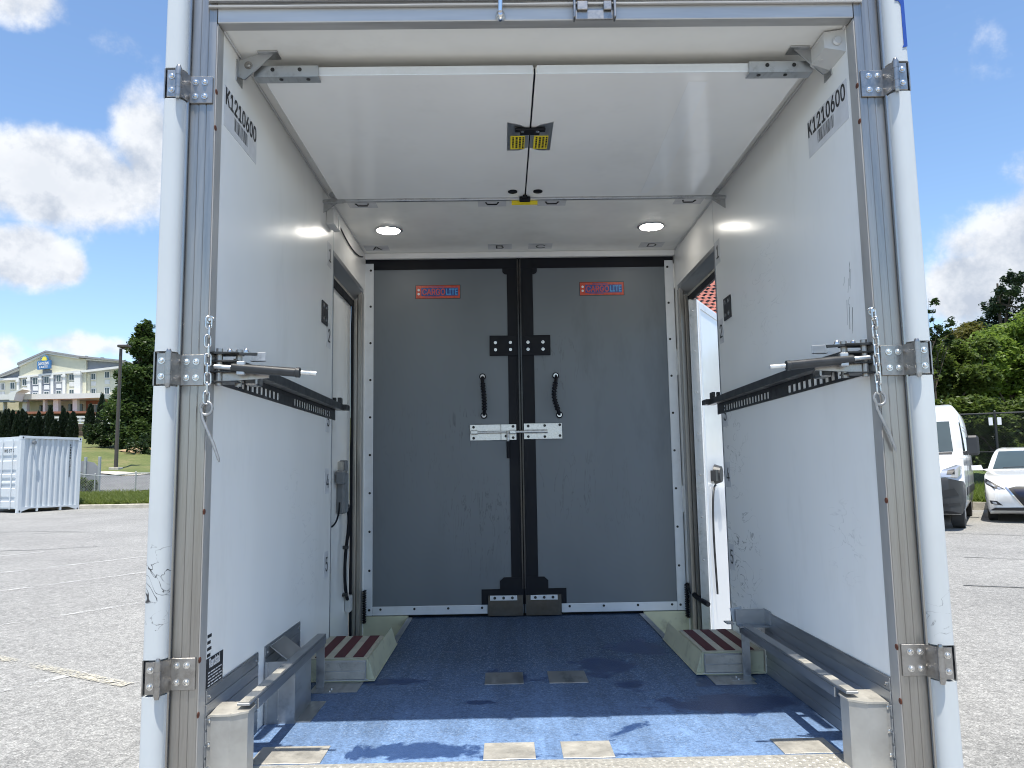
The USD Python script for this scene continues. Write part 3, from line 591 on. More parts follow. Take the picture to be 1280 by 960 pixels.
# rear frame: two grooved posts and a header
for s in (-1, 1):
    xo, xi = sx(s, -.090), sx(s, 0)
    x0, x1 = min(xo, xi), max(xo, xi)
    prof = []                                   # plan profile with three grooves in the rear face
    gx = [.030, .058]
    pts = [(0, .0)]
    for g in gx: pts += [(g - .003, 0), (g, .0022), (g + .003, 0)]
    pts += [(.090, 0)]
    rear = [(sx(s, -px), 2.72 + py) for px, py in pts]
    poly = rear + [(xo, YF - .002), (xi, YF - .002)]
    obj('frame_post', B().prism(Polygon(poly).buffer(0), ((0, 0, 0), X_, Y_), ZF - .28, ZC + .125), 'steel', truck, label=('left' if s < 0 else 'right') + ' grooved steel rear frame post')
    j = obj('jamb_strip', B().box(xi, xi - s * .004, 2.724, YF + .004, ZF - .05, ZC - .012), 'jamb', truck)
    for z in (1.42, 1.28, .5, -.12, -.62, -.8): obj('rust_spot', B().tube([(xi - s * .003, 2.728, z), (xi - s * .0052, 2.728, z)], [.012, .009], 9), 'rust', j)
    # dark seal between post and door
    obj('door_seal', B().tube([(sx(s, -.092), 2.742, ZF - .15), (sx(s, -.092), 2.742, ZC + .1)], .012, 10), 'jamb', truck)
b = B(); b.box(XL + .0005, XR - .0005, 2.722, YF - .002, ZC - .008, ZC + .12, .003)
obj('frame_header', b, 'steelh', truck, label='steel rear frame header across the top')
b = B(); b.box(XL - .03, XR + .03, 2.705, 2.721, ZC + .046, ZC + .053, .003); b.box(XL - .03, XR + .03, 2.7, 2.721, ZC + .068, ZC + .082, .004); obj('header_rail', b, 'steelh', truck)
b = B(); b.tube([(.012, 2.72, ZC + .006), (.012, 2.708, ZC + .006), (.012, 2.695, ZC + .006)], [.02, .018, .008], 16); b.tube([(.012, 2.695, ZC + .012), (.012, 2.69, ZC + .05)], .009, 10); obj('lock_stud', b, 'chrome', truck, smooth=50)
b = B()
for x in (.285, .436): b.box(x, x + .008, 2.685, 2.722, ZC - .018, ZC + .09, .002)
b.box(.293, .436, 2.712, 2.722, ZC - .012, ZC + .03, .002); b.box(.30, .34, 2.7, 2.71, ZC + .02, ZC + .055, .002); b.box(.40, .43, 2.7, 2.71, ZC + .02, ZC + .055, .002)
obj('lock_bracket', b, 'hinge', truck)

# rear doors, swung right round against the sides
HZ = ((1.37, 1.474), (.322, .432), (-.715, -.609))
for s in (-1, 1):
    xo, xi = sx(s, -.163), sx(s, -.093)
    ext = [xo, xi]
    # plan profile with a big radius on the inner corner, a small one on the outer
    def arc(cx, cy, r, a0, a1, k=8): return [(cx + r * math.cos(a), cy + r * math.sin(a)) for a in np.linspace(a0, a1, k)]
    q = arc(-.163 + .012, 2.66 + .012, .012, math.pi, 1.5 * math.pi) + arc(-.093 - .036, 2.66 + .036, .036, 1.5 * math.pi, 2 * math.pi)
    q = [(sx(s, 0) + (-s) * (p[0] if True else 0), p[1]) for p in q]
    # p[0] is measured inwards from the wall plane (negative = outwards)
    poly = Polygon(q + [(sx(s, -.093), 3.78), (xo, 3.78)]).buffer(0)
    z0, z1 = ZF - .18, ZC + .14
    b = B(); lo = z0; cuts = sorted(HZ)
    notch = Polygon([(xo - s * -.03 if False else sx(s, -.19), 2.59), (sx(s, -.05), 2.59), (sx(s, -.05), 2.705), (sx(s, -.19), 2.705)])
    for (a, c2) in cuts:
        b.prism(poly, ((0, 0, 0), X_, Y_), lo, a - .006); b.prism(poly.difference(notch), ((0, 0, 0), X_, Y_), a - .006, c2 + .006); lo = c2 + .006
    b.prism(poly, ((0, 0, 0), X_, Y_), lo, z1)
    dr = obj('rear_door', b, 'doorpaint', truck, smooth=30, label='left white rear door folded back, its scuffed edge in view' if s < 0 else 'right white rear door folded back, part of a blue letter at its top')
    obj('edge_strip', B().tube([(sx(s, -.0945), 2.708, z0 + .02), (sx(s, -.0945), 2.708, z1 - .02)], .007, 12), 'polished', dr, smooth=60)
    if s > 0:
        lt = [(1.474, 1.716), (1.490, 1.787), (1.508, 1.787), (1.509, 1.535), (1.490, 1.530), (1.496, 1.543), (1.496, 1.70), (1.488, 1.714)]
        obj('blue_letter', B().prism(lt, ((0, 2.6585, 0), X_, Z_), 0, .0012), 'bluevinyl', dr)
    # three hinges
    for (a, c2) in HZ:
        hg = obj('door_hinge', B().box(sx(s, -.088), sx(s, -.006), 2.712, 2.719, a, c2, .0015), 'hinge', truck)
        kx = sx(s, -.106); st = B()
        pa = [(sx(s, -.088), 2.713), (sx(s, -.084), 2.719), (kx + s * .002, 2.662), (kx - s * .006, 2.655)]
        st.hull([(p[0], p[1], zz) for p in pa for zz in (a, c2)]); obj('hinge_strap', st, 'hinge', hg)
        kb = B(); zz = a - .006
        for k, (l0, l1) in enumerate(((0, .27), (.29, .72), (.74, 1.0))):
            kb.tube([(kx, 2.652, a + (c2 - a) * l0), (kx, 2.652, a + (c2 - a) * l1)], .0115, 16)
        kb.tube([(kx, 2.652, a - .012), (kx, 2.652, a), (kx, 2.652, c2), (kx, 2.652, c2 + .012)], [.007, .0105, .0105, .006], 14)
        obj('hinge_knuckle', kb, 'hinge', hg, smooth=40)
        obj('hinge_leaf', B().box(sx(s, -.116), sx(s, -.152), 2.662, 2.668, a, c2, .0015), 'hinge', hg)
        obj('notch_edge', B().box(sx(s, -.158), sx(s, -.1625), 2.662, 2.704, a - .004, c2 + .004), 'hinge', hg)
        for xx in (-.068, -.034) if True else ():
            for q2 in (.25, .77): bolt(hg, (sx(s, xx + .028 if False else xx), 2.712, a + (c2 - a) * q2), -Y_, .0078, .0085)
        for q2 in (.25, .75): bolt(hg, (sx(s, -.134), 2.662, a + (c2 - a) * q2), -Y_, .0078, .0085)

# kick plates, guard rails and posts along the floor
def ribbed(s, y0, y1, z0, z1, nrib=7):
    b = B(); b.box(sx(s, .001), sx(s, .005), y0, y1, z0, z1); h = (z1 - z0) / nrib
    for k in range(nrib): b.box(sx(s, .0045), sx(s, .0075), y0 + .001, y1 - .001, z0 + k * h + .004, z0 + (k + 1) * h - .004, .0012)
    return b
for s, y0, y1 in ((-1, YF + .006, 3.36), (-1, 3.455, 4.03), (1, YF + .006, 4.10)):
    kp = obj('kick_plate', ribbed(s, y0, y1, ZF + .002, -.735), 'aluram', truck)
    for yy in (y0 + .03, y1 - .03):
        for zz in (-.765, -.9): bolt(kp, (sx(s, .008), yy, zz), X_ * -s, .005, .004, name='screw')
for s in (-1, 1):
    # rear guard post: folded box with a canted corner
    px = [(.006, 2.800), (.022, 2.800), (.022, 2.793), (.088, 2.793), (.138, 2.83), (.138, 2.90), (.12, 2.94), (.006, 2.94)]
    gp = obj('guard_post', B().prism([(sx(s, d), y) for d, y in px], ((0, 0, 0), X_, Y_), ZF - .0, -.826), 'alupost', truck, label='folded aluminium guard post by the ' + ('left' if s < 0 else 'right') + ' rear frame')
    obj('post_cap', B().prism(Polygon([(sx(s, d), y) for d, y in px[2:]]).buffer(.004), ((0, 0, 0), X_, Y_), -.8255, -.819), 'alubright', gp)
    for zz in (-.84, -.92, -1.0): bolt(gp, (sx(s, .014), 2.80, zz), -Y_, .006, .005)
    b = B(); y1 = 4.02 if s < 0 else 4.10
    b.box(sx(s, .095), sx(s, .14), 2.84, y1, -.806, -.796, .002); b.box(sx(s, .132), sx(s, .140), 2.943, y1, -.845, -.8065, .002)
    gr = obj('guard_rail', b, 'aluram', truck, label='aluminium guard rail running along the ' + ('left' if s < 0 else 'right') + ' wall')
    for yy in (2.845, 2.99, 3.24): obj('rail_slot_plate', B().box(sx(s, .10), sx(s, .135), yy, yy + .07, -.7955, -.7935), 'alubright', gr)
    b = B(); b.box(sx(s, .10), sx(s, .14), y1 - .035, y1 - .028, ZF, -.808); b.box(sx(s, .10), sx(s, .106), y1 - .028, y1 + .03, ZF, -.808); b.box(sx(s, .10), sx(s, .22), y1 - .11, y1 + .03, ZF, ZF + .005)
    obj('rail_leg', b, 'alu', gr)
    for yy in (y1 - .09, y1 - .05): bolt(gr, (sx(s, .18), yy, ZF + .005), Z_, .006, .005)
# left: fold down plate and box bracket halfway along
b = B(); b.box(XL + .008, XL + .135, 3.46, 3.466, ZF, -.80); b.box(XL + .008, XL + .018, 3.45, 3.46, ZF, -.80); b.box(XL + .122, XL + .135, 3.466, 3.74, ZF, -.846); b.box(XL + .06, XL + .064, 3.454, 3.46, ZF + .02, -.86)
b.box(XL + .13, XL + .20, 3.47, 3.77, ZF, ZF + .005)
obj('box_bracket', b, 'alu', truck, label='upright aluminium box bracket under the left guard rail')
b = B(); b.hull([(XL + .010, 3.50, -.742), (XL + .010, 3.72, -.742), (XL + .016, 3.50, -.742), (XL + .016, 3.72, -.742), (XL + .092, 3.50, -.80), (XL + .092, 3.72, -.80), (XL + .086, 3.50, -.803), (XL + .086, 3.72, -.803)])
obj('slanted_plate', b, 'alu', truck)
# right: folded tray at the far end of the rail
b = B(); b.box(XR - .16, XR - .005, 4.08, 4.086, -.80, -.725); b.box(XR - .16, XR - .005, 4.02, 4.086, -.806, -.80); b.box(XR - .005, XR - .012, 4.0, 4.1, -.79, -.725)
b.hull([(XR - x, y, z) for x, y, z in ((.17, 4.10, -.79), (.11, 4.10, -.79), (.18, 4.115, -.725), (.12, 4.115, -.715), (.17, 4.104, -.79), (.11, 4.104, -.79), (.18, 4.119, -.725), (.12, 4.119, -.715))]); b.box(XR - .20, XR - .165, 4.10, 4.17, -.803, -.797)
obj('folded_tray', b, 'aluram', truck, label='folded aluminium tray at the far end of the right guard rail')

# slotted rails at mid height
for s in (-1, 1):
    b = B(); y0, y1 = YF + .006, 4.80; x0, x1 = sx(s, .0005), sx(s, .0045)
    b.box(x0, x1, y0, y1, .338, .350); b.box(x0, x1, y0, y1, .384, .435)
    y = y0
    for a, c2, k in ((3.02, 3.62, 10), (3.86, 4.68, 17)):
        b.box(x0, x1, y, a, .3502, .3838); pitch = (c2 - a) / k
        for i in range(k): b.box(x0, x1, a + i * pitch + pitch * .64, a + (i + 1) * pitch, .3502, .3838)
        y = c2
    b.box(x0, x1, y, y1, .3502, .3838); b.box(sx(s, .0045), sx(s, .012), y0 + .2, y1, .425, .435, .002)
    obj('slotted_rail', b, 'rubrail', truck, label='black slotted rail on the ' + ('left' if s < 0 else 'right') + ' wall at mid height')

# side doorways
for s in (-1, 1):
    fb = B(); X0, X1 = sx(s, -.072), sx(s, .003)
    fb.hull([(sx(s, .003), DY0, DZ1), (sx(s, .003), DY1, DZ1), (sx(s, -.07), DY0, DZ1), (sx(s, -.07), DY1, DZ1), (sx(s, .003), DY0, DZ1 - .03), (sx(s, .003), DY1, DZ1 - .03), (sx(s, -.07), DY0, DZ1 - .09), (sx(s, -.07), DY1, DZ1 - .09)])
    df = obj('side_door_frame', fb, 'aluram', truck, label=('left' if s < 0 else 'right') + ' side doorway frame of grey aluminium')
    obj('header_lip', B().box(sx(s, -.055), sx(s, -.07), DY0, DY1 - .06, DZ1 - .105, DZ1 - .085, .002), 'alubright', df)
    b = B(); b.box(sx(s, .003), sx(s, -.03), DY1 - .05, DY1 + .03, DZ0, DZ1 - .031, .004); b.box(sx(s, -.03), sx(s, -.072), DY1 - .075, DY1 - .02, DZ0, DZ1 - .095, .004); obj('jamb_column', b, 'steel', df)
    b = B(); b.box(sx(s, -.052), sx(s, -.07), DY1 - .095, DY1 - .076, DZ0, DZ1 - .106); b.box(sx(s, -.056), sx(s, -.07), DY0, DY1 - .096, DZ1 - .155, DZ1 - .106); obj('seal', b, 'blacktrim', df)
    # black accordion gaiter low on the jamb
    b = B()
    for k in range(14): b.box(sx(s, .004), sx(s, .024), 5.77, 5.83, ZF - .02 + k * .017, ZF - .008 + k * .017, .003)
    obj('gaiter', b, 'blacktrim', df)
sd = obj('side_door', B().box(XL - .115, XL - .073, DY0 - .1, DY1 - .08, DZ0, DZ1 - .08, .004), 'panel', truck, label='closed white left side door')
b = B(); b.box(XL - .073, XL - .02, 5.20, 5.36, -.26, .02, .012); b.box(XL - .073, XL - .03, 5.30, 5.38, .02, .10, .006); b.box(XL - .06, XL + .0, 5.12, 5.20, -.06, .03, .01); obj('lock_box', b, 'greybox', sd)
obj('lock_tab', B().box(XL - .073, XL - .04, 5.24, 5.30, .03, .09, .004), 'alubright', sd)
cb = [(XL - .05, 5.34, -.20), (XL - .045, 5.45, -.22), (XL - .045, 5.50, -.32), (XL - .05, 5.44, -.50), (XL - .05, 5.43, -.78), (XL - .05, 5.50, -.86)]
from scipy.interpolate import CubicSpline
def smoothpath(p, k=40):
    p = np.array(p, float); tt = np.concatenate([[0], np.cumsum(np.linalg.norm(np.diff(p, axis=0), axis=1))]); return CubicSpline(tt, p)(np.linspace(0, tt[-1], k))
obj('cable', B().tube(smoothpath(cb), .0115, 8), 'blacktrim', sd, smooth=60)
b = B()
for z in (-.22, -.5, -.82): b.box(XL - .073, XL - .035, 5.425, 5.455 if z < -.3 else 5.48, z - .012, z + .012, .003)
obj('cable_clip', b, 'plastic', sd)
obj('connector', B().box(XL - .07, XL - .03, 5.50, 5.58, -.95, -.84, .006), 'jbox', sd)
obj('wire', B().tube(smoothpath([(XL - .04, 5.16, -.18), (XL - .045, 5.15, -.26), (XL - .06, 5.02, -.33)]), .006, 6), 'blacktrim', sd)
# right side door, standing open outside
P0 = np.array([1.435, 5.55, 0]); dd = np.array([.48, .877, 0]); nv = np.array([.877, -.48, 0])
def dp(a, bb, z): return P0 + dd * a + nv * bb + Z_ * z
def slab(a0, a1, b0, b1, z0, z1): return [dp(a, c2, z) for a in (a0, a1) for c2 in (b0, b1) for z in (z0, z1)]
rd = obj('side_door', B().hull(slab(.004, .92, -.055, 0, DZ0 + .02, 1.25)), 'panel', truck, label='right side door standing open outside, sunlit white')
obj('edge_strip', B().hull(slab(0, .006, -.057, .002, DZ0 + .03, 1.248)), 'alu', rd)
for k in range(9): bolt(rd, dp(0, -.026, 1.16 - k * .3), -dd, .006, .005, name='screw')
b = B(); b.hull(slab(.05, .9, .001, .006, 1.19, 1.235)); b.hull(slab(.05, .09, .001, .006, DZ0 + .06, 1.19)); obj('rim_moulding', b, 'whitetrim', rd)
b = B(); b.tube([dp(.34, .002, -.04), dp(.34, .05, -.04)], [.075, .06], 18); b.hull(slab(.2, .27, .002, .04, -.09, -.01)); obj('latch', b, 'plastic', rd)
obj('cable', B().tube(smoothpath([dp(.26, .02, -.12), dp(.2, .02, -.15), dp(.15, .02, -.28), dp(.15, .02, -.7), dp(.17, .02, -.9)]), .008, 8), 'darksteel', rd, smooth=60)
obj('door_loom', B().tube(smoothpath([(1.34, 5.80, -.84), (1.365, 5.7, -.90), (1.39, 5.58, -.925), (1.415, 5.50, -.94)]), .018, 10), 'blacktrim', truck, label='black ribbed cable loom across the right side doorway', smooth=60)
# wire along the top left corner, sensor box, junction box
obj('ceiling_wire', B().tube(smoothpath([(XL + .008, 4.72, 1.625), (XL + .008, 5.0, 1.585), (XL + .008, 5.3, 1.575), (XL + .008, 5.68, 1.635)]), .005, 6), 'blacktrim', truck)
b = B(); b.box(XL, XL + .05, 4.50, 4.62, 1.50, 1.60, .006); b.box(XL + .01, XL + .052, 4.622, 4.68, 1.505, 1.595, .006); obj('sensor_box', b, 'jbox', truck)
b = B(); b.hull([(XR - x, y, z) for x, y, z in [(0, 2.80, 1.60), (0, 2.98, 1.60), (0, 2.80, 1.69), (0, 2.98, 1.69), (.075, 2.82, 1.625), (.075, 2.96, 1.625), (.075, 2.82, 1.69), (.075, 2.96, 1.69)]]); b.tube([(XR - .03, 2.805, 1.645), (XR - .03, 2.796, 1.645)], [.018, .014], 14); b.tube([(XR - .05, 2.9, 1.628), (XR - .05, 2.9, 1.616)], .012, 12)
obj('junction_box', b, 'jbox', truck, smooth=30)
# hinge arms carrying the lifted partition
for s in (-1, 1):
    b = B()
    b.box(sx(s, 0), sx(s, .005), 2.93, 3.0, 1.575, 1.665, .001)
    b.hull([(sx(s, d), y, z) for d, z in ((.0, 1.60), (.0, 1.665), (.09, 1.695), (.15, 1.697), (.03, 1.585)) for y in (2.945, 2.952)])
    b.box(sx(s, .085), sx(s, .165), 2.925, 2.985, ZC - .008, ZC - .002, .001)
    br = obj('pivot_bracket', b, 'alu', truck)
    bolt(br, (sx(s, .045), 2.945, 1.645), -Y_, .011, .008, 'hinge', 'pivot_bolt')
    b = B(); b.box(sx(s, 0), sx(s, .12), 4.415, 4.44, 1.605, 1.62, .001); b.hull([(sx(s, d), y, z) for d, z in ((0, 1.63), (0, 1.55), (.1, 1.62), (.08, 1.64)) for y in (4.44, 4.446)]); b.tube([(sx(s, .05), 4.44, 1.66), (sx(s, .05), 4.47, 1.66)], .018, 12)
    obj('rear_bracket', b, 'alu', truck)

# ================================================================ bulkhead doors across the bay
for s in (-1, 1):
    seam = .138
    xo = -1.058 + .004 if s < 0 else 1.342; xi = seam - .003 if s < 0 else seam + .003
    side = 'left' if s < 0 else 'right'
    d = thing('bulkhead_door', ('left grey bulkhead door, with the sliding bolt and a handle with bright bolts' if s < 0 else 'right grey bulkhead door, with the bolt keeper plate beside its edge'), 'door', ((xo + xi) / 2, YB + .02, ZF))
    y0 = YB
    obj('panel', B().box(xo, xi, y0, y0 + .05, ZF + .02, 1.665, .003), 'graydoor', d)
    def fl_(name, x0, x1, z0, z1, t0, t1, m, ch=.001, lab=None, par=None): return obj(name, B().box(x0, x1, y0 - t1, y0 - t0, z0, z1, ch), m, par or d, label=lab)
    # black edge band at the meeting edge, top band and corner gussets
    bx = (.045, xi) if s < 0 else (xi, .245)
    fl_('edge_band', bx[0], bx[1], -.80, 1.5745, .0, .006, 'blacktrim')
    fl_('top_band', xo, xi, 1.575, 1.667, .0, .007, 'blacktrim')
    g = -.012 if s < 0 else .302; cx_ = bx[0] if s < 0 else bx[1]
    t = np.linspace(0, np.pi / 2, 9)
    q = [(cx_, 1.574), (cx_ + s * .035 * 1.0, 1.574)] + [(cx_ + s * .035 * math.cos(a), 1.535 - .028 * math.sin(a) + .02) for a in t] + [(cx_, 1.52)]
    obj('corner_gusset', B().prism(Polygon(q).buffer(0), ((0, y0, 0), X_, Z_), 0, .006), 'blacktrim', d)
    fl_('seal_strip', xi - .012 if s < 0 else xi, xi if s < 0 else xi + .012, -.86, 1.66, .0075, .020, 'blackgloss')
    # white trim with screws
    tx = (xo, xo + .068) if s < 0 else (xo - .068, xo)
    tr = fl_('side_trim', tx[0], tx[1], -1.035, 1.625, .0, .010, 'whitetrim', .003)
    for k in range(10): bolt(d, ((tx[0] + tx[1]) / 2 + s * -.012, y0 - .010, 1.57 - k * .285), -Y_, .006, .004, 'darksteel', 'screw')
    bt = (tx[1] + .001, -.135) if s < 0 else (.413, tx[0] - .001)
    fl_('bottom_trim', bt[0], bt[1], -1.035, -.972, .0, .009, 'whitetrim', .003)
    for k in range(4): bolt(d, (bt[0] + .06 + k * (bt[1] - bt[0] - .1) / 3, y0 - .009, -.992), -Y_, .006, .004, 'darksteel', 'screw')
    # black boot at the bottom corner
    bo = (-.178, xi) if s < 0 else (xi, .452)
    fl_('boot_plate', bo[0], bo[1], -.971, -.86, .0, .008, 'blacktrim')
    rb = Polygon([(-.04, -.861), (-.04, -.80), (-.01, -.775), (xi, -.775), (xi, -.861)] if s < 0 else [(xi, -.861), (xi, -.775), (.29, -.775), (.318, -.80), (.318, -.861)])
    obj('boot_tab', B().prism(rb, ((0, y0, 0), X_, Z_), 0, .012), 'blacktrim', d)
    fx = (-.13, .128) if s < 0 else (.15, .412)
    flp = B(); flp.hull([(x, y0 - y, z) for x in fx for y, z in ((.013, -.905), (.018, -.905), (.022, -1.05), (.027, -1.05))]); fp = obj('rubber_flap', flp, 'blackgloss', d)
    wx = (-.115, .085) if s < 0 else (.185, .385)
    obj('flap_strip', B().box(wx[0], wx[1], y0 - .024, y0 - .0185, -.94, -.905, .001), 'whitetrim', fp)
    for k in range(3): bolt(fp, (wx[0] + .035 + k * .065, y0 - .024, -.922), -Y_, .007, .004, 'darksteel', 'screw')
    # hinge plate with four bolts
    hp = (-.095, .130) if s < 0 else (.15, .372)
    h_ = fl_('hinge_plate', hp[0], hp[1], .888, 1.045, .0065, .014, 'blacktrim', .002)
    for xx in ((-.05, .065) if s < 0 else (.20, .315)):
        for zz in (.935, .99): bolt(h_, (xx, y0 - .014, zz), -Y_, .008, .004)
    # black grip handle
    hxs = ((-.152, .728), (-.145, .432)) if s < 0 else ((.408, .728), (.43, .428))
    pth = smoothpath([(hxs[0][0], y0 - .006, hxs[0][1]), (hxs[0][0], y0 - .03, hxs[0][1] - .03), ((hxs[0][0] + hxs[1][0]) / 2 + (.006 if s < 0 else -.03), y0 - .055, .58), (hxs[1][0] + (.004 if s < 0 else -.01), y0 - .03, hxs[1][1] + .03), (hxs[1][0], y0 - .006, hxs[1][1])], 60)
    rad = .017 + .0035 * np.where((np.arange(60) > 12) & (np.arange(60) < 50), np.sign(np.sin(np.arange(60) * 1.6)), -1.2)
    ha = obj('handle', B().tube(pth, rad, 12), 'blacktrim', d, smooth=60)
    for p in hxs:
        obj('handle_foot', B().tube([(p[0], y0, p[1]), (p[0], y0 - .012, p[1])], .026, 16), 'blacktrim', ha)
        bolt(ha, (p[0], y0 - .012, p[1]), -Y_, .0115, .007, 'stickerwhite' if s < 0 else 'bolt')
    # brand plate
    sx0 = -.664 if s < 0 else .608; sz = 1.343 if s < 0 else 1.352; W_, H_ = .348, .108
    st = fl_('brand_plate', sx0, sx0 + W_, sz, sz + H_, .0002, .0015, 'ink', 0)
    fl_('orange_border', sx0 + .004, sx0 + W_ - .004, sz + .004, sz + H_ - .004, .0016, .0022, 'orange', 0, par=st)
    fl_('blue_field', sx0 + .045, sx0 + W_ - .018, sz + .022, sz + H_ - .022, .0023, .0029, 'stickerblue', 0, par=st)
    for zz in (.038, .070): obj('white_dot', B().tube([(sx0 + .025, y0 - .0023, sz + zz), (sx0 + .025, y0 - .0032, sz + zz)], .0095, 14), 'stickerwhite', st)
    m_ = B(); w1 = meshkit.text_mesh('CARGO', .046).bounds[1][0]; m_.text('CARGO', .046, (sx0 + .05, y0 - .0030, sz + .031), X_, Z_, .0008, True, sx=.178 / w1); obj('brand_word', m_, 'orange', st)
    m_ = B(); w1 = meshkit.text_mesh('LITE', .046).bounds[1][0]; m_.text('LITE', .046, (sx0 + .235, y0 - .0030, sz + .031), X_, Z_, .0008, True, sx=.09 / w1); obj('brand_word', m_, 'stickerlite', st)
    bw = B(); bw.box(sx0 + .10, sx0 + .22, y0 - .003, y0 - .0022, sz + H_ - .0165, sz + H_ - .0125); bw.box(sx0 + .07, sx0 + .19, y0 - .003, y0 - .0022, sz + .0125, sz + .0165); obj('brand_small_line', bw, 'stickerblue', st)
    # sliding bolt / keeper
    if s < 0:
        bp = fl_('bolt_plate', -.252, -.018, .242, .362, .0012, .008, 'galv', .002); bp2 = None
        obj('bolt_plate', B().box(-.017, .100, y0 - .014, y0 - .0075, .242, .362, .002), 'galv', d)
        b = B(); b.tube([(-.245, y0 - .024, .303), (.225, y0 - .024, .303)], .0095, 12); b.tube([(.028, y0 - .024, .303), (.034, y0 - .045, .298), (.036, y0 - .047, .235)], .010, 10); obj('sliding_bolt', b, 'galv', d, smooth=50)
        obj('bolt_guide', B().box(-.25, -.19, y0 - .038, y0 - .0085, .288, .318, .006), 'galv', d); obj('bolt_guide', B().box(.045, .098, y0 - .04, y0 - .0145, .286, .318, .006), 'galv', d)
        obj('bolt_handle', B().tube([(.034, y0 - .035, .23), (.036, y0 - .03, .105)], .012, 10), 'blacktrim', d)
        pts = [(-.225, .343), (-.225, .26), (.075, .345), (.075, .26), (.02, .272)]
    else:
        obj('keeper_plate', B().box(.156, .448, y0 - .014, y0 - .0075, .246, .366, .002), 'galv', d); bp = d
        obj('keeper_plate', B().box(.2465, .447, y0 - .0074, y0 - .0002, .247, .365), 'galv', d)
        obj('keeper_tube', B().tube([(.168, y0 - .024, .304), (.335, y0 - .024, .304)], .014, 12), 'galv', d, smooth=50)
        pts = [(.19, .346), (.19, .266), (.315, .348), (.315, .264), (.43, .352), (.43, .27)]
    for x, z in pts: bolt(d, (x, y0 - (.008 if x < -.02 else .014), z), -Y_, .007, .003, 'darksteel', 'screw')
    # edge hinges on the outer side
    for zz in (.72, -.32, 1.4): obj('edge_hinge', B().tube([(xo - s * -.006, y0 - .004, zz), (xo - s * -.006, y0 - .004, zz + .2)], .008, 8), 'alu', d)

# ================================================================ lifted ceiling partition (two white leaves)
PZ = 1.62
for s in (-1, 1):
    x0, x1 = (-.965, .146) if s < 0 else (.154, 1.262)
    d = thing('lifted_partition_leaf', ('left' if s < 0 else 'right') + ' glossy white partition leaf swung up flat under the ceiling' , 'partition', ((x0 + x1) / 2, 3.0, PZ))
    obj('panel', B().box(x0, x1, 2.985, 4.412, PZ, PZ + .032, .003), 'panel', d)
    obj('front_edge', B().box(x0 + .005, x1 - .003, 2.978, 2.9845, PZ - .003, PZ + .034, .002), 'whitetrim', d)
    obj('rear_rail', B().box(x0 + .002, x1 - .002, 4.413, 4.44, PZ - .012, PZ + .02, .004), 'alu', d)
    # angle iron at the outer front corner
    b = B(); e = x0 if s < 0 else x1; q0, q1 = sorted((e - s * -.025, e - s * .235))
    b.box(q0, q1, 2.968, 2.973, PZ - .012, PZ + .035); b.box(q0, q1, 2.9735, 3.02, PZ - .012, PZ - .007)
    an = obj('angle_iron', b, 'alu', d)
    for k in (.05, .16): bolt(an, (e - s * k, 2.968, PZ + .018), -Y_, .0055, .003, 'darksteel', 'screw'); bolt(an, (e - s * (k + .03), 2.99, PZ - .012), -Z_, .0055, .003, 'darksteel', 'screw')
    # latch plate with yellow warning label
    c_ = .148
    q = [(c_ + s * .004, 3.50), (c_ + s * .045, 3.45), (c_ + s * .108, 3.42), (c_ + s * .108, 3.735), (c_ + s * .05, 3.735), (c_ + s * .004, 3.70)]
    lp = obj('latch_plate', B().prism(q, ((0, 0, PZ), X_, Y_), -.003, -.0005), 'alu', d)
    qa, qb = sorted((c_ + s * .022, c_ + s * .092))
    obj('warning_label', B().box(qa, qb, 3.565, 3.715, PZ - .0042, PZ - .0032), 'yellow', lp)
    b = B(); rr = random.Random(4 + s)
    for k in range(4):
        y = 3.575
        while y < 3.70:
            l = rr.uniform(.008, .022); xk = qa + .009 + k * .0165; b.box(xk, xk + (.008 if k in (0, 3) else .010), y, min(y + l, 3.705), PZ - .0050, PZ - .0043); y += l + .005
    obj('label_print', b, 'ink', lp)
    obj('finger_hole', B().tube([(c_ + s * .073, 4.31, PZ - .0005), (c_ + s * .073, 4.31, PZ - .006), (c_ + s * .073, 4.31, PZ - .010)], [.027, .027, .018], 20), 'blacktrim', d, smooth=40)
    # bright reflection streak on the right leaf, put in as a glossy strip
    for xx in ((-.62, -.35) if s < 0 else (.80, .98)): pass
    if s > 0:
        obj('tape_strip', B().hull([(x, y, z) for x, y in ((.80, 3.06), (.88, 3.06), (.93, 4.10), (.865, 4.36), (.83, 4.36)) for z in (PZ - .0012, PZ - .0003)]), 'glarewhite', d)
b = B(); b.box(.075, .221, 3.468, 3.50, PZ - .016, PZ - .0055, .003); b.box(.10, .196, 3.50, 3.535, PZ - .014, PZ - .0055, .003)
p_ = '/World/lifted_partition_leaf_001'
lt = obj('slam_latch', b, 'blacktrim', p_)
for x in (.112, .184): bolt(lt, (x, 3.49, PZ - .016), -Z_, .007, .004, 'chrome', 'screw')
obj('centre_gasket', B().box(.1467, .1533, 2.99, 4.41, PZ + .004, PZ + .026), 'blacktrim', p_)
obj('centre_catch', B().box(.115, .18, 4.38, 4.412, PZ - .03, PZ - .004, .004).box(.135, .16, 4.36, 4.38, PZ - .02, PZ - .002, .003), 'blacktrim', p_)
obj('catch_label', B().box(.07, .225, 4.441, 4.444, PZ - .035, PZ - .005), 'yellow', p_)

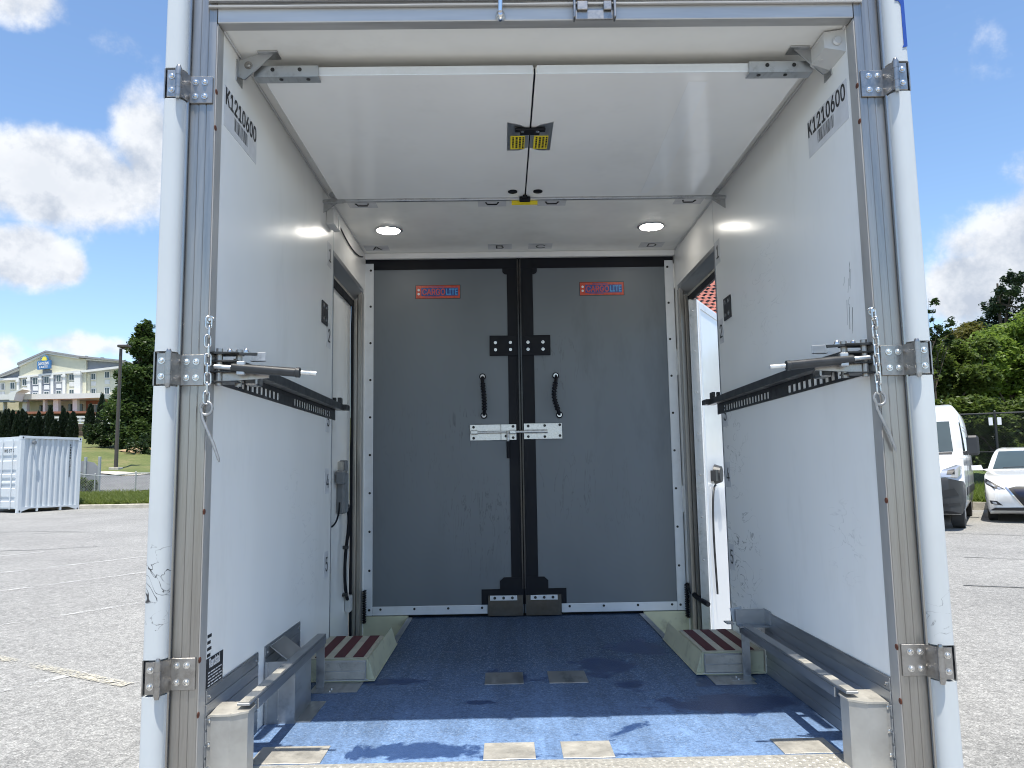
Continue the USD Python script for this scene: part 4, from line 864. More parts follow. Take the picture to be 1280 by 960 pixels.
# ================================================================ gate arms, chains, steps
for s in (-1, 1):
    side = 'left' if s < 0 else 'right'
    g = thing('gate_arm', 'dark steel gate arm with gas strut folded along the ' + side + ' wall', 'gate arm', (sx(s, .03), 2.82, .36))
    # long channel bar
    b = B(); A = lambda y, d: np.array([sx(s, d), y, 0])
    path = [(2.86, .045), (3.10, .062), (3.5, .062), (4.0, .056), (4.55, .048), (4.86, .042)]
    for (ya, da), (yb, db) in zip(path[:-1], path[1:]):
        b.hull([A(y, d + e) + Z_ * z for y, d in ((ya, da), (yb, db)) for e in (0, .008) for z in (.402, .438)])
    fb = B()
    for (ya, da), (yb, db) in zip(path[:-1], path[1:]):
        fb.hull([A(y, d) + Z_ * z for y, d in ((ya, .014), (ya, da - .001), (yb, .014), (yb, db - .001)) for z in (.402, .406)])
    obj('bar_flange', fb, 'hinge', g)
    obj('channel_bar', b, 'darksteel', g)
    b = B(); b.box(sx(s, -.005), sx(s, .075), 4.80, 4.90, .405, .437, .003); b.box(sx(s, .03), sx(s, .05), 4.74, 4.80, .44, .475, .002); b.box(sx(s, .0), sx(s, .02), 4.74, 4.76, .44, .475, .002)
    obj('end_hook', b, 'rubrail', g)
    # pivot block at the frame
    b = B()
    for z in (.335, .372, .41, .44): b.box(sx(s, .0), sx(s, .10), 2.74, 2.82, z, z + .006, .001)
    b.hull([(sx(s, d), y, z) for d, y in ((.0, 2.74), (.02, 2.73), (.16, 2.78), (.15, 2.80)) for z in (.438, .446)])
    obj('pivot_plate', b, 'darksteel', g)
    b = B()
    for d_, y in ((.03, 2.76), (.09, 2.79)): b.tube([(sx(s, d_), y, .325), (sx(s, d_), y, .46)], .012, 12)
    obj('pivot_pin', b, 'hinge', g)
    for d_ in (.055, .115): bolt(g, (sx(s, d_), 2.79, .447), Z_, .010, .016)
    # gas strut sticking out into the opening
    st = obj('gas_strut', B().tube([(sx(s, .08), 2.74, .3872), (sx(s, .082), 2.74, .387), (sx(s, .09), 2.74, .3866), (sx(s, .31), 2.74, .3673), (sx(s, .312), 2.74, .367), (sx(s, .325), 2.74, .366), (sx(s, .326), 2.74, .366)], [.010, .016, .0165, .0165, .0185, .0185, .010], 16), 'darksteel', g, smooth=40)
    obj('strut_rod', B().tube([(sx(s, .33), 2.74, .366), (sx(s, .385), 2.74, .362)], .008, 12), 'galv', st, smooth=40)
    b = B(); b.tube([(sx(s, .02), 2.74, .392), (sx(s, .11), 2.74, .385)], .009, 10); b.box(sx(s, .10), sx(s, .13), 2.73, 2.75, .36, .41, .003); obj('strut_eye', b, 'alu', st)
    obj('link_plate', B().hull([(sx(s, d_), y, z) for d_, y, z in ((.03, 2.76, .34), (.03, 2.77, .34), (.2, 2.79, .355), (.2, 2.8, .355), (.03, 2.76, .37), (.03, 2.77, .37), (.2, 2.79, .38), (.2, 2.8, .38))]), 'hinge', g)
    obj('catch_block', B().box(sx(s, .02), sx(s, .07), 3.06, 3.14, .362, .398, .006), 'hinge', g)
    tb = B(); tb.box(sx(s, .06), sx(s, .115), 3.02, 3.024, .449, .485, .001); tb.box(sx(s, .06), sx(s, .115), 3.0, 3.024, .449, .452); obj('small_tag', tb, 'alu', g)
    # chain with pin
    cx_, cy_ = sx(s, .009 if s < 0 else .013), 2.704
    c = thing('chain', 'zinc chain with a bent steel pin hanging on the ' + side + ' frame post', 'chain', (cx_, cy_, .1))
    bolt(c, (cx_, 2.72, .558), -Y_, .010, .014, 'bolt', 'chain_screw')
    z = .545
    for k in range(9):
        ax = X_ if k % 2 == 0 else Y_
        ax2 = np.array([math.cos(.5 + k * math.pi / 2), math.sin(.5 + k * math.pi / 2), 0])
        obj('link', B().ring((cx_ + .002 * math.sin(k * 2.3), cy_, z), Z_, ax2, .0222, .0102, .0035, 20, 8), 'chain', c, smooth=60); z -= .0335
    ez = z + .008
    b = B(); aa = np.linspace(-.15, 1.75 * np.pi, 26)
    ring = [(cx_ + .021 * math.cos(q + 2.2) , cy_, ez - .012 + .023 * math.sin(q + 2.2)) for q in aa]
    obj('pin_eye', B().tube(ring, .0052, 10), 'pinsteel', c, smooth=60)
    lean = .05 if s < 0 else .045
    e0 = np.array(ring[0]); obj('pin', B().tube([(cx_ - .018, cy_, ez - .012), (cx_ - .012, cy_, ez - .05), (cx_ + lean * .55, cy_, ez - .135), (cx_ + lean * .95, cy_, ez - .19), (cx_ + lean, cy_, ez - .2)], [.005, .006, .006, .0052, .003], 10), 'pinsteel', c, smooth=60)

for s in (-1, 1):
    side = 'left' if s < 0 else 'right'
    st = thing('step_box', 'cream step box with dark red grip strips at the ' + side + ' side doorway', 'step', (sx(s, .2), 4.35, ZF))
    X = lambda d: sx(s, d)
    zt = -.945; ya, yb_ = 4.115, 4.66
    # body: top, flared inner side and sloping end
    b = B(); b.hull([(X(d), y, z) for d, y, z in ((.015, ya, zt), (.335, ya, zt), (.015, yb_, zt), (.335, yb_, zt), (.015, ya + .01, ZF + .008), (.345, ya + .01, ZF + .008), (.015, yb_, ZF - .1), (.345, yb_, ZF - .1))])
    obj('step_body', b, 'cream', st, smooth=20)
    obj('base_flange', B().box(X(.01), X(.372), ya - .012, yb_ + .3, ZF + .0045, ZF + .011, .002), 'cream', st)
    b = B(); b.hull([(X(d), y, z) for d, z in ((.337, zt - .002), (.347, zt - .03), (.345, ZF + .012), (.368, ZF + .012)) for y in (ya + .004, yb_ + .28)]); obj('flared_side', b, 'cream', st)
    tp = obj('tread_plate', B().box(X(.018), X(.333), ya - .004, yb_, zt + .001, zt + .006, .002), 'creamtread', st)
    for k in range(3): obj('grip_strip', B().box(X(.31 - k * .098), X(.31 - k * .098 - .055), ya + .012, yb_ - .01, zt + .0065, zt + .0085), 'redgrip', tp)
    # metal riser facing the rear
    rz = obj('riser_plate', B().box(X(.09), X(.328), ya - .014, ya - .005, ZF + .014, zt - .004, .003), 'alu', st)
    b = B(); b.box(X(.095), X(.323), ya - .018, ya - .0145, ZF + .018, ZF + .055, .002); b.box(X(.095), X(.323), ya - .016, ya - .0145, ZF + .06, zt - .012, .001); obj('riser_strip', b, 'alubright', rz)
    obj('riser_edge', B().box(X(.085), X(.338), ya - .02, ya - .004, ZF + .0115, ZF + .0138), 'jbox', rz)

# ================================================================ shipping container
A0 = np.array([-16.05, 25.85, 0]); B0 = np.array([-15.07, 27.74, 0])
e = (B0 - A0); LS = np.linalg.norm(e); e /= LS; q_ = np.array([-e[1], e[0], 0])     # e along the ribbed side, q_ along the door end
gz = ground(26.8) - .02; CH = 2.56
con = thing('shipping_container', 'small white ribbed steel shipping container standing on the car park', 'container', (A0[0], A0[1], gz))
fr = lambda a, c, z: A0 + e * a + q_ * c + Z_ * (gz + z)
def cbox(b, a0, a1, c0, c1, z0, z1): return b.hull([fr(a, c, z) for a in (a0, a1) for c in (c0, c1) for z in (z0, z1)])
CW = 2.4
# ribbed side: trapezoid corrugation
prof = []; k = 10; pit = (LS - .24) / k
for i in range(k):
    a = .12 + i * pit; prof += [(a, .0), (a + pit * .34, .0), (a + pit * .46, .065), (a + pit * .88, .065)]
prof += [(LS - .12, 0.0)]
v = []; f = []
for z in (.2, CH - .09):
    v += [fr(a, .03 + c, z) for a, c in prof]
m_ = len(prof); f = [(i, i + 1, m_ + i + 1, m_ + i) for i in range(m_ - 1)]
obj('ribbed_side', (np.array(v), np.array(f)), 'contwhite', con)
b = B(); cbox(b, .05, LS - .05, .09, CW - .09, .15, CH - .02); obj('body', b, 'contwhite', con)
for a in (0, LS - .12):
    for c in (0, CW - .12):
        b = B(); cbox(b, a, a + .12, c, c + .12, .118, CH - .118); obj('corner_post', b, 'contwhite', con)
        for z in (0, CH - .118):
            b = B(); cbox(b, a - .004, a + .124, c - .004, c + .124, z, z + .118); cc = obj('corner_casting', b, 'contwhite', con)
            b = B(); b.hull([fr(a + .06 + .025 * math.cos(t), c - .006, z + .06 + .035 * math.sin(t)) for t in np.linspace(0, 6.28, 9)] + [fr(a + .06 + .025 * math.cos(t), c - .002, z + .06 + .035 * math.sin(t)) for t in np.linspace(0, 6.28, 9)]); obj('casting_hole', b, 'ink', cc)
b = B(); cbox(b, .12, LS - .12, 0, .08, CH - .085, CH); obj('top_rail', b, 'contwhite', con)
b = B(); cbox(b, .12, LS - .12, .0, .08, .145, .2)
for a, c2 in ((.12, .4), (LS - .4, LS - .12)):
    b.hull([fr(a, c, .144) for c in (0, .06)] + [fr(c2, c, .144) for c in (0, .06)] + [fr(a if a < 1 else c2, c, .05) for c in (0, .06)])
for a in (.62, LS - .70): cbox(b, a, a + .06, .0, .06, .04, .144)
obj('bottom_rail', b, 'contwhite', con)
b = B(); b.hull([fr(.40 + .05 * math.cos(t), .0 - d, CH - .22 + .06 * math.sin(t)) for t in np.linspace(0, 6.28, 9) for d in (0, .12)]); obj('side_lamp', b, 'greybox', con)
b = B(); rr = random.Random(2); z = CH - .24
for k in range(20):
    h = rr.uniform(.04, .075) if k < 6 else rr.uniform(.02, .04); cbox(b, LS - .41, LS - .365 - rr.uniform(0, .02), .022, .029, z - h, z); z -= h + (.03 if k < 6 else .014)
obj('stencil_letters', b, 'ink', con)
# door end with raised panels
for j, (c0, c1) in enumerate(((.12, 1.19), (1.21, CW - .12))):
    b = B(); cbox(b, -.005, .045, c0, c1, .14, CH - .16); dr = obj('door', b, 'contwhite', con)
    for z0, z1 in ((.16, .40), (.52, .83), (.95, 1.05), (1.15, 1.3), (1.42, 1.75), (1.9, 2.2)):
        b = B(); b.hull([fr(a, c, z) for a, c, z in [(-.004, c0 + .06, z0), (-.004, c1 - .06, z0), (-.004, c0 + .06, z1), (-.004, c1 - .06, z1), (-.03, c0 + .09, z0 + .03), (-.03, c1 - .09, z0 + .03), (-.03, c0 + .09, z1 - .03), (-.03, c1 - .09, z1 - .03)]]); obj('door_panel', b, 'contwhite', dr)
    for c in (c0 + .25, c1 - .25):
        obj('lock_rod', B().tube([fr(-.05, c, .12), fr(-.05, c, CH - .1)], .018, 8), 'contwhite', dr)
    b = B(); b.text('WS STC', .10, fr(-.032, c0 + .75, 2.02), -q_, Z_, .002, True); obj('stencil', b, 'ink', dr)

# ================================================================ plants
def crown_mesh(blobs, n, size, seed, flat=.6, shell=.45):
    """Leaf-sized quads gathered in clumps inside ellipsoids (centre, radii)."""
    r = np.random.default_rng(seed); P = []
    vol = np.array([b[1][0] * b[1][1] * b[1][2] for b in blobs]) ** .75; cnt = (n * vol / vol.sum()).astype(int)
    for (c, rad), k in zip(blobs, cnt):
        nc = max(6, k // 28)
        d = r.normal(size=(nc, 3)); d /= np.linalg.norm(d, axis=1, keepdims=True)
        rr_ = r.uniform(shell, 1.02, (nc, 1)) ** .7
        cc = np.array(c) + d * rr_ * np.array(rad)
        idx = r.integers(0, nc, k); P.append(cc[idx] + r.normal(size=(k, 3)) * np.array(rad).mean() * .15)
    P = np.concatenate(P); k = len(P)
    a = r.normal(size=(k, 3)) * (1, 1, .45); a /= np.linalg.norm(a, axis=1, keepdims=True)
    up = np.array([0, 0, 1.0]) + r.normal(size=(k, 3)) * flat; c2 = np.cross(a, up); c2 /= np.linalg.norm(c2, axis=1, keepdims=True) + 1e-9
    s = size * r.uniform(.6, 1.3, (k, 1))
    v = np.stack([P - a * s, P - c2 * s * .5, P + a * s, P + c2 * s * .5], 1).reshape(-1, 3)
    o = np.arange(k)[:, None] * 4
    f = np.concatenate([o + [[0, 1, 2]], o + [[0, 2, 3]]])
    return v, f
def tree(name, label, cat, base, trunk_h, trunk_r, blobs, n, size, seed, m, group=None, limbs=5, parts=('trunk', 'crown')):
    t = thing(name, label, cat, base, group)
    base = np.array(base); r = np.random.default_rng(seed)
    b = B(); top = base + Z_ * trunk_h
    b.tube([base - Z_ * .2, base + Z_ * .15, base + Z_ * trunk_h * .5 + r.normal(0, .04, 3), top], [trunk_r * 1.4, trunk_r, trunk_r * .75, trunk_r * .3], 9)
    for (c, rad) in blobs[:limbs]:
        s = base + Z_ * trunk_h * r.uniform(.35, .9); c = np.array(c); mid = (s + c) / 2 + r.normal(0, .12, 3)
        b.tube([s, mid, c + r.normal(0, .1, 3)], [trunk_r * .45, trunk_r * .3, trunk_r * .1], 6)
    obj('trunk', b, 'bark', t, smooth=60)
    obj('crown', crown_mesh(blobs, n, size, seed), m, t)
    return t
# arborvitae hedge behind the container: one plant, then copies
def conifer(seed, h=2.9, w=.55, n=2600):
    r = np.random.default_rng(seed)
    z = r.beta(1.1, 1.35, n) * h; prof = np.interp(z / h, [0, .12, .35, .7, .92, 1], [.72, 1, .97, .66, .25, .03]) * w
    a = r.uniform(0, 2 * np.pi, n); rad = prof * r.uniform(.72, 1.08, n)
    P = np.stack([np.cos(a) * rad, np.sin(a) * rad, z], 1)
    out = np.stack([np.cos(a) * .5, np.sin(a) * .5, np.full(n, 1.0)], 1) + r.normal(0, .25, (n, 3)); out /= np.linalg.norm(out, axis=1, keepdims=True)
    side = np.cross(out, r.normal(size=(n, 3))); side /= np.linalg.norm(side, axis=1, keepdims=True)
    s = .13 * r.uniform(.6, 1.3, (n, 1))
    v = np.stack([P - out * s * .6, P + side * s * .4, P + out * s * 1.2, P - side * s * .4], 1).reshape(-1, 3); o = np.arange(n)[:, None] * 4
    return v, np.concatenate([o + [[0, 1, 2]], o + [[0, 2, 3]]])
def setxf(prim, loc, rz, sc):
    x = UsdGeom.Xformable(prim); x.ClearXformOpOrder()
    x.AddTranslateOp().Set(Gf.Vec3d(*[float(q) for q in (loc[0], loc[1], loc[2] + ZO)])); x.AddRotateZOp().Set(float(rz)); x.AddScaleOp().Set(Gf.Vec3f(*[float(q) for q in sc]))
HY = 58.0
px_at = lambda u, y: y * ((u - 640) / FPX + .0125)
hedge = [(-26, .95), (-12, .9), (2, .98), (9, 1.05), (12.5, 1.06), (18.5, 1.02), (25.5, 1.02), (30, 1.1), (34, .98), (41.5, .88), (45, .8), (50.5, 1.02), (61, .98), (64.5, 1.2), (71.5, .72), (81, 1.1), (86, .95), (93, .98)]
first = None
ORD = 'first second third fourth fifth sixth seventh eighth ninth tenth eleventh twelfth thirteenth fourteenth fifteenth sixteenth seventeenth eighteenth'.split()
for i, (u, h) in enumerate(hedge):
    y = HY + .5 * math.sin(i * 1.7); x = px_at(u, y)
    z = float(hill_z(np.array(x), np.array(y)))
    sc = (.66 + .08 * math.sin(i * 2.3), .66, h * .74)
    if first is None:
        p = thing('arborvitae', 'narrow dark evergreen', 'shrub', (0, 0, -ZO))
        obj('trunk', B().tube([(0, 0, -ZO - .3), (0, 0, -ZO + .5), (0, 0, -ZO + 2.4)], [.06, .05, .015], 7), 'bark', p)
        v, f = conifer(1); obj('crown', (v - Z_ * ZO, f), 'leaf_cedar', p)
        first = p; prim = stage.GetPrimAtPath(p)
    else:
        p = '/World/' + numbered('/World', 'arborvitae'); x_ = UsdGeom.Xform.Define(stage, p); prim = x_.GetPrim()
        prim.GetReferences().AddInternalReference(first); prim.SetInstanceable(True)
    setxf(prim, (x, y, z - .05), i * 73, sc)
    setd(prim, f'narrow dark evergreen, {ORD[i]} from the left in the hedge behind the container', 'shrub', 'evergreens in the hedge')
# two solitary ones to the right of the gap
for u, h, lab_ in ((114.0, 1.15, 'narrow evergreen standing alone to the right of the hedge gap'), (128.0, 1.5, 'taller evergreen close against the large tree')):
    y = 57.0; x = px_at(u, y); p = '/World/' + numbered('/World', 'arborvitae'); prim = UsdGeom.Xform.Define(stage, p).GetPrim(); prim.GetReferences().AddInternalReference(first); prim.SetInstanceable(True)
    setxf(prim, (x, y, float(hill_z(np.array(x), np.array(y))) - .05), u * 3, (.7, .7, h * .78)); setd(prim, lab_, 'shrub', 'solitary evergreens')
# large tree on the hill
ty = 50.0; tx = px_at(172, ty); tz = float(hill_z(np.array(tx), np.array(ty)))
bl = []
rr = np.random.default_rng(41)
for k in range(44):
    h = rr.uniform(.0, 1.0) ** 1.15; w = np.interp(h, [0, .15, .4, .7, .9, 1.0], [1.5, 1.95, 1.85, 1.2, .5, .1]); a = rr.uniform(0, 6.28); q = rr.uniform(.25, .95) * w
    bl.append(((tx + .25 + math.cos(a) * q, ty + math.sin(a) * q, 1.6 + h * 8.3), (1.25 - .75 * h, 1.25 - .75 * h, 1.0 - .5 * h)))
tree('broadleaf_tree', 'tall dense green tree on the grass slope beside the light pole', 'tree', (tx, ty, tz), 6.5, .2, bl, 52000, .13, 3, 'leaf_hill', limbs=10)
bl = []
for k in range(16):
    x = px_at(rr.uniform(118, 142), 48.5); bl.append(((x, 48.5 + rr.uniform(-.6, .6), float(hill_z(np.array(x), np.array(48.5))) + rr.uniform(.3, 1.1)), (.6, .5, .5)))
for k in range(8):
    x = px_at(rr.uniform(175, 205), 45.5); bl.append(((x, 45.5 + rr.uniform(-.6, .6), float(hill_z(np.array(x), np.array(45.5))) + rr.uniform(.1, .9)), (.7, .5, .5)))
sx_ = px_at(130, 48.5)
tree('low_shrub', 'low spreading green shrub at the foot of the large tree', 'shrub', (sx_, 48.5, float(hill_z(np.array(sx_), np.array(48.5)))), .9, .05, bl, 7000, .10, 12, 'leaf_dark', limbs=6)
# light pole
py = 40.0; pxx = px_at(148.6, py); pz = float(hill_z(np.array(pxx), np.array(py)))
pl = thing('light_pole', 'dark bronze parking light pole in front of the large tree', 'light pole', (pxx, py, pz))
obj('shaft', B().tube([(pxx, py, pz - .2), (pxx, py, 6.75)], [.10, .075], 12), 'poleb', pl, smooth=60)
obj('base_plate', B().box(pxx - .25, pxx + .25, py - .25, py + .25, pz - .1, pz + .12, .02), 'concrete', pl)
b = B(); b.box(pxx + .05, pxx + .2, py - .05, py + .05, 6.72, 6.80, .01); b.box(pxx - .12, pxx + .45, py - .2, py + .2, 6.80, 6.93, .03); obj('lamp_head', b, 'poleb', pl)
# low chain link fence beyond the kerb
def chain_fence(name, label, p0, p1, h, step, zf_, m, r_post, pitch, lean=0.0, wire=.0035, mid=False):
    p0, p1 = np.array(p0, float), np.array(p1, float); Lf = np.linalg.norm((p1 - p0)[:2]); d = (p1 - p0) / Lf
    th = thing(name, label, 'fence', (p0[0], p0[1], zf_(*p0[:2])))
    at = lambda a, z: np.array([p0[0] + d[0] * a, p0[1] + d[1] * a, zf_(p0[0] + d[0] * a, p0[1] + d[1] * a) + z])
    k = int(Lf / step)
    for i in range(k + 1): obj('post', B().tube([at(i * step, -.3), at(i * step, h + .06), at(i * step, h + .09)], [r_post, r_post, r_post * .4], 8), m, th)
    obj('top_rail', B().tube([at(a, h) for a in np.linspace(0, k * step, 20)], r_post * .7, 8), m, th)
    if mid: obj('mid_rail', B().tube([at(a, h * .5) for a in np.linspace(0, k * step, 20)], r_post * .5, 6), m, th)
    V, F, o = [], [], 0
    nn = np.array([-d[1], d[0], 0])
    for sgn in (1, -1):
        a = -h
        while a < k * step + h:
            lo_a, hi_a = (a, a + h) if sgn > 0 else (a + h, a)
            # clip to the fence ends
            t0, t1 = 0.0, 1.0; L0 = hi_a - lo_a
            for lim in (0.0, k * step):
                pass
            ta = np.clip((np.array([0, k * step]) - lo_a) / L0, 0, 1); t0, t1 = min(ta), max(ta)
            if t1 - t0 > .02:
                pa, pb = at(lo_a + L0 * t0, .03 + (h - .04) * t0), at(lo_a + L0 * t1, .03 + (h - .04) * t1)
                dd_ = (pb - pa) / np.linalg.norm(pb - pa); w = np.cross(dd_, nn) * wire
                V += [pa - w, pa + w, pa + nn * wire * 1.5, pb - w, pb + w, pb + nn * wire * 1.5]
                F += [(o, o + 1, o + 4), (o, o + 4, o + 3), (o + 1, o + 2, o + 5), (o + 1, o + 5, o + 4), (o + 2, o, o + 3), (o + 2, o + 3, o + 5)]; o += 6
            a += pitch
    obj('wire_mesh', (np.array(V), np.array(F)), m, th, kind='stuff')
    return th
hz = lambda x, y: float(hill_z(np.array(float(x)), np.array(float(y))))
chain_fence('chain_link_fence', 'low grey chain link fence along the weedy strip behind the kerb', (-20.5, 32.6, 0), (-12, 32.6, 0), .78, 1.7, hz, 'fencegrey', .03, .11)
# leaning gate panel, posts and a bush by the fence
gt = thing('fence_gate', 'grey gate panel with ivy standing open beside the white container', 'gate', (-17.9, 33.4, hz(-17.9, 33.4)))
z0 = hz(-17.9, 33.4)
for x in (-17.95, -17.35): obj('gate_post', B().box(x - .05, x + .05, 33.35, 33.45, z0 - .2, z0 + 1.45, .01), 'fencegrey', gt)
b = B(); b.prism(Polygon([(-18.9, z0), (-17.4, z0), (-17.4, z0 + 1.0), (-17.6, z0 + 1.2), (-17.95, z0 + 1.28), (-18.9, z0 + 1.25)]), ((0, 33.46, 0), X_, Z_), 0, .03); obj('mesh_panel', b, 'roofgrey', gt)
obj('ivy', crown_mesh([((-18.5, 33.3, z0 + .5), (.5, .15, .4)), ((-17.7, 33.25, z0 + .3), (.35, .12, .3))], 1500, .06, 8, flat=1.2), 'leaf_mid', gt)
for i, (x, l_) in enumerate(((-14.1, 'rounded dark bush behind the low fence'),)):
    z0 = hz(x, 33.6); tree('bush', l_, 'shrub', (x, 33.6, z0), .5, .03, [((x, 33.6, z0 + .35), (.42, .3, .4)), ((x + .5, 33.7, z0 + .45), (.5, .3, .45)), ((x + 1.1, 33.7, z0 + .3), (.5, .3, .35))], 3200, .06, 30 + i, 'leaf_dark', limbs=3)
tr_ = thing('utility_trailer', 'grey tubular trailer frame parked behind the fence by the truck door', 'trailer', (-15.2, 36, hz(-15.2, 36)))
z0 = hz(-15.2, 36); b = B()
for p0, p1 in (((-16.1, 36, z0 + .1), (-16.1, 36, z0 + 1.6)), ((-16.1, 36, z0 + .9), (-13.9, 36, z0 + 1.0)), ((-16.1, 36, z0 + 1.6), (-13.9, 36, z0 + 1.62)), ((-15.8, 36, z0 + .9), (-14.8, 36, z0 + 1.6)), ((-13.9, 36, z0 + .1), (-13.9, 36, z0 + 1.62))): b.cyl(p0, p1, .04, 8)
obj('frame', b, 'alu', tr_); obj('bed', B().box(-16.0, -13.9, 36.05, 37.2, z0 + .78, z0 + .88), 'roofgrey', tr_)
for x in (-15.3, -14.4): obj('wheel', B().tube([(x, 35.95, z0 + .33), (x, 36.12, z0 + .33)], .33, 16), 'tyre', tr_)

# ================================================================ hotel on the hill
HTY = 140.0
def hp_(u, v):                                # facade point seen at a place in the picture, at the facade's distance
    d = _fw + _rt * (u - 640) / FPX - _up * (v - 480) / FPX; d = d * HTY / d[1]; return d[0], d[2]
def hc(cx, cy): return hp_(cx / 8.0, 425 + cy / 8.0)
hb = hc(475, 110)
ho = thing('hotel', 'cream and grey hotel with gabled front and blue sign on the hill', 'building', (hb[0], HTY, 8.0))
def fac(name, pts, d0, d1, m, par=None, lab=None):
    """Polygon on the facade (zoomed picture places), from d0 to d1 metres in front of it."""
    q = [hc(*p) for p in pts]; return obj(name, B().prism(Polygon(q).buffer(0), ((0, HTY, 0), X_, Z_), d0, d1), m, par or ho, label=lab)
rect = lambda x0, y0, x1, y1: [(x0, y0), (x1, y0), (x1, y1), (x0, y1)]
fac('wing_wall', [(-260, 395), (195, 380), (195, 900), (-260, 900)], -12, -.6, 'stucco', lab='left wing wall')
fac('wing_gable', [(-120, 395), (195, 272), (195, 380), (-120, 393)], -12, -.5, 'greystucco')
fac('front_wall', [(195, 250), (475, 125), (785, 180), (860, 190), (860, 900), (195, 900)], -12, 0, 'stucco', lab='cream gabled front wall')
fac('wing_wall', [(860, 300), (1500, 200), (1500, 900), (860, 900)], -12, -.6, 'stucco', lab='right wing wall')
fac('wing_gable', [(860, 190), (1200, 226), (1450, 235), (1450, 265), (860, 298)], -12, -.5, 'greystucco')
rf = fac('roof', [(190, 232), (475, 108), (800, 160), (1250, 205), (1250, 222), (800, 178), (475, 125), (190, 252)], -12.5, .6, 'roofgrey')
fac('roof', [(-130, 405), (195, 270), (195, 285), (-110, 410)], -12.5, .4, 'roofgrey')
fac('barge_board', [(195, 252), (475, 126), (800, 179), (800, 192), (475, 140), (195, 268)], .01, .45, 'whitetrimh')
fac('barge_board', [(-120, 412), (193, 286), (193, 298), (-100, 416)], -.45, .1, 'whitetrimh')
fac('barge_board', [(860, 188), (1450, 235), (1450, 246), (860, 200)], -.45, .1, 'whitetrimh')
fac('cornice', [(-260, 392), (195, 376), (195, 398), (-260, 412)], -.55, .15, 'whitetrimh')
fac('cornice', [(200, 366), (560, 330), (760, 312), (860, 305), (1450, 235), (1450, 256), (860, 326), (760, 332), (560, 350), (200, 384)], .02, .5, 'whitetrimh')
for x0, x1, yt, m in ((290, 318, 370, 0), (404, 430, 358, 0), (522, 548, 345, 0), (640, 668, 330, 0), (765, 825, 310, 1), (186, 205, 380, 0)):
    c = fac('pilaster', rect(x0, yt, x1, 600), .03, .55 + .2 * m, 'whitetrimh')
    fac('capital', rect(x0 - 5, yt + 25, x1 + 5, yt + 42), .04, .7 + .2 * m, 'whitetrimh', c)
for x0, x1, yt in ((320, 402, 366), (432, 520, 300), (550, 638, 342)): fac('grey_bay', rect(x0, yt, x1, 600), .03, .18, 'greystucco')
def win(x0, y0, x1, y1, d=.05, ac=True, full=True):
    w = fac('window', rect(x0, y0, x1, y1), d, d + .12, 'whitetrimh')
    t = 7; fac('pane', rect(x0 + t, y0 + t, x1 - t, y1 - t), d + .125, d + .14, 'hotelglass', w)
    mx_ = (x0 + x1) / 2; fac('mullion', rect(mx_ - 1.2, y0 + t, mx_ + 1.2, y1 - t), d + .145, d + .17, 'whitetrimh', w)
    if ac:
        g = fac('vent_grille', rect(x0 + 2, y1 + 14, x1 - 2, y1 + 58), d, d + .06, 'jbox', w)
for x0, y0, x1, y1, d, ac in ((-60, 425, -10, 500, -.6, 1), (-8, 425, 28, 500, -.6, 1), (82, 418, 132, 492, -.6, 1), (226, 388, 275, 460, .03, 1), (335, 376, 392, 450, .2, 1), (447, 362, 503, 438, .2, 1), (568, 348, 624, 424, .2, 1), (692, 338, 748, 406, .03, 1), (893, 328, 945, 396, -.6, 1), (1030, 310, 1084, 380, -.6, 1), (1150, 300, 1204, 370, -.6, 1),
                              (692, 492, 748, 556, .03, 0), (893, 482, 945, 552, -.6, 0), (1030, 470, 1084, 540, -.6, 0), (568, 504, 624, 560, .2, 0), (447, 514, 503, 566, .2, 0), (335, 526, 392, 570, .2, 0), (226, 536, 275, 572, .03, 0), (82, 560, 132, 600, -.6, 0)):
    win(x0, y0, x1, y1, d, bool(ac))
fac('warm_panel', rect(832, 330, 885, 560), -.5, -.42, 'stucco')
cn = fac('canopy', [(-260, 575), (840, 560), (1130, 555), (1130, 600), (840, 610), (-260, 628)], .05, 4.5, 'whitetrimh', lab='long white entrance canopy')
fac('canopy_fascia', [(-260, 628), (420, 618), (420, 640), (-260, 648)], 3.8, 4.3, 'greystucco', cn)
b_ = fac('portico_roof', [(335, 570), (455, 528), (470, 534), (410, 560), (400, 575), (380, 640), (340, 640)], 4.6, 7.0, 'whitetrimh')
for x0, x1 in ((150, 162), (340, 382), (640, 690), (830, 872), (540, 560)): fac('column', rect(x0, 605, x1, 760), 2.5, 3.4, 'whitetrimh')
fac('brick_base', rect(870, 605, 1130, 760), -.55, .3, 'brickred'); fac('brick_base', rect(-260, 690, 78, 770), 3.0, 3.6, 'brickred')
win(900, 645, 965, 728, .32, False); win(962, 645, 1026, 728, .32, False)
fac('lobby_glass', rect(690, 640, 826, 740), .05, .2, 'hotelglass'); fac('lobby_glass', rect(400, 655, 636, 740), .05, .2, 'hotelglass')
fac('terrace_wall', [(430, 752), (1130, 745), (1130, 765), (430, 772)], 3.0, 8.0, 'brickred')
fac('roof_vent', rect(935, 152, 958, 172), -3, -2.4, 'roofgrey'); fac('roof_vent', rect(778, 138, 795, 160), -3, -2.4, 'roofgrey')
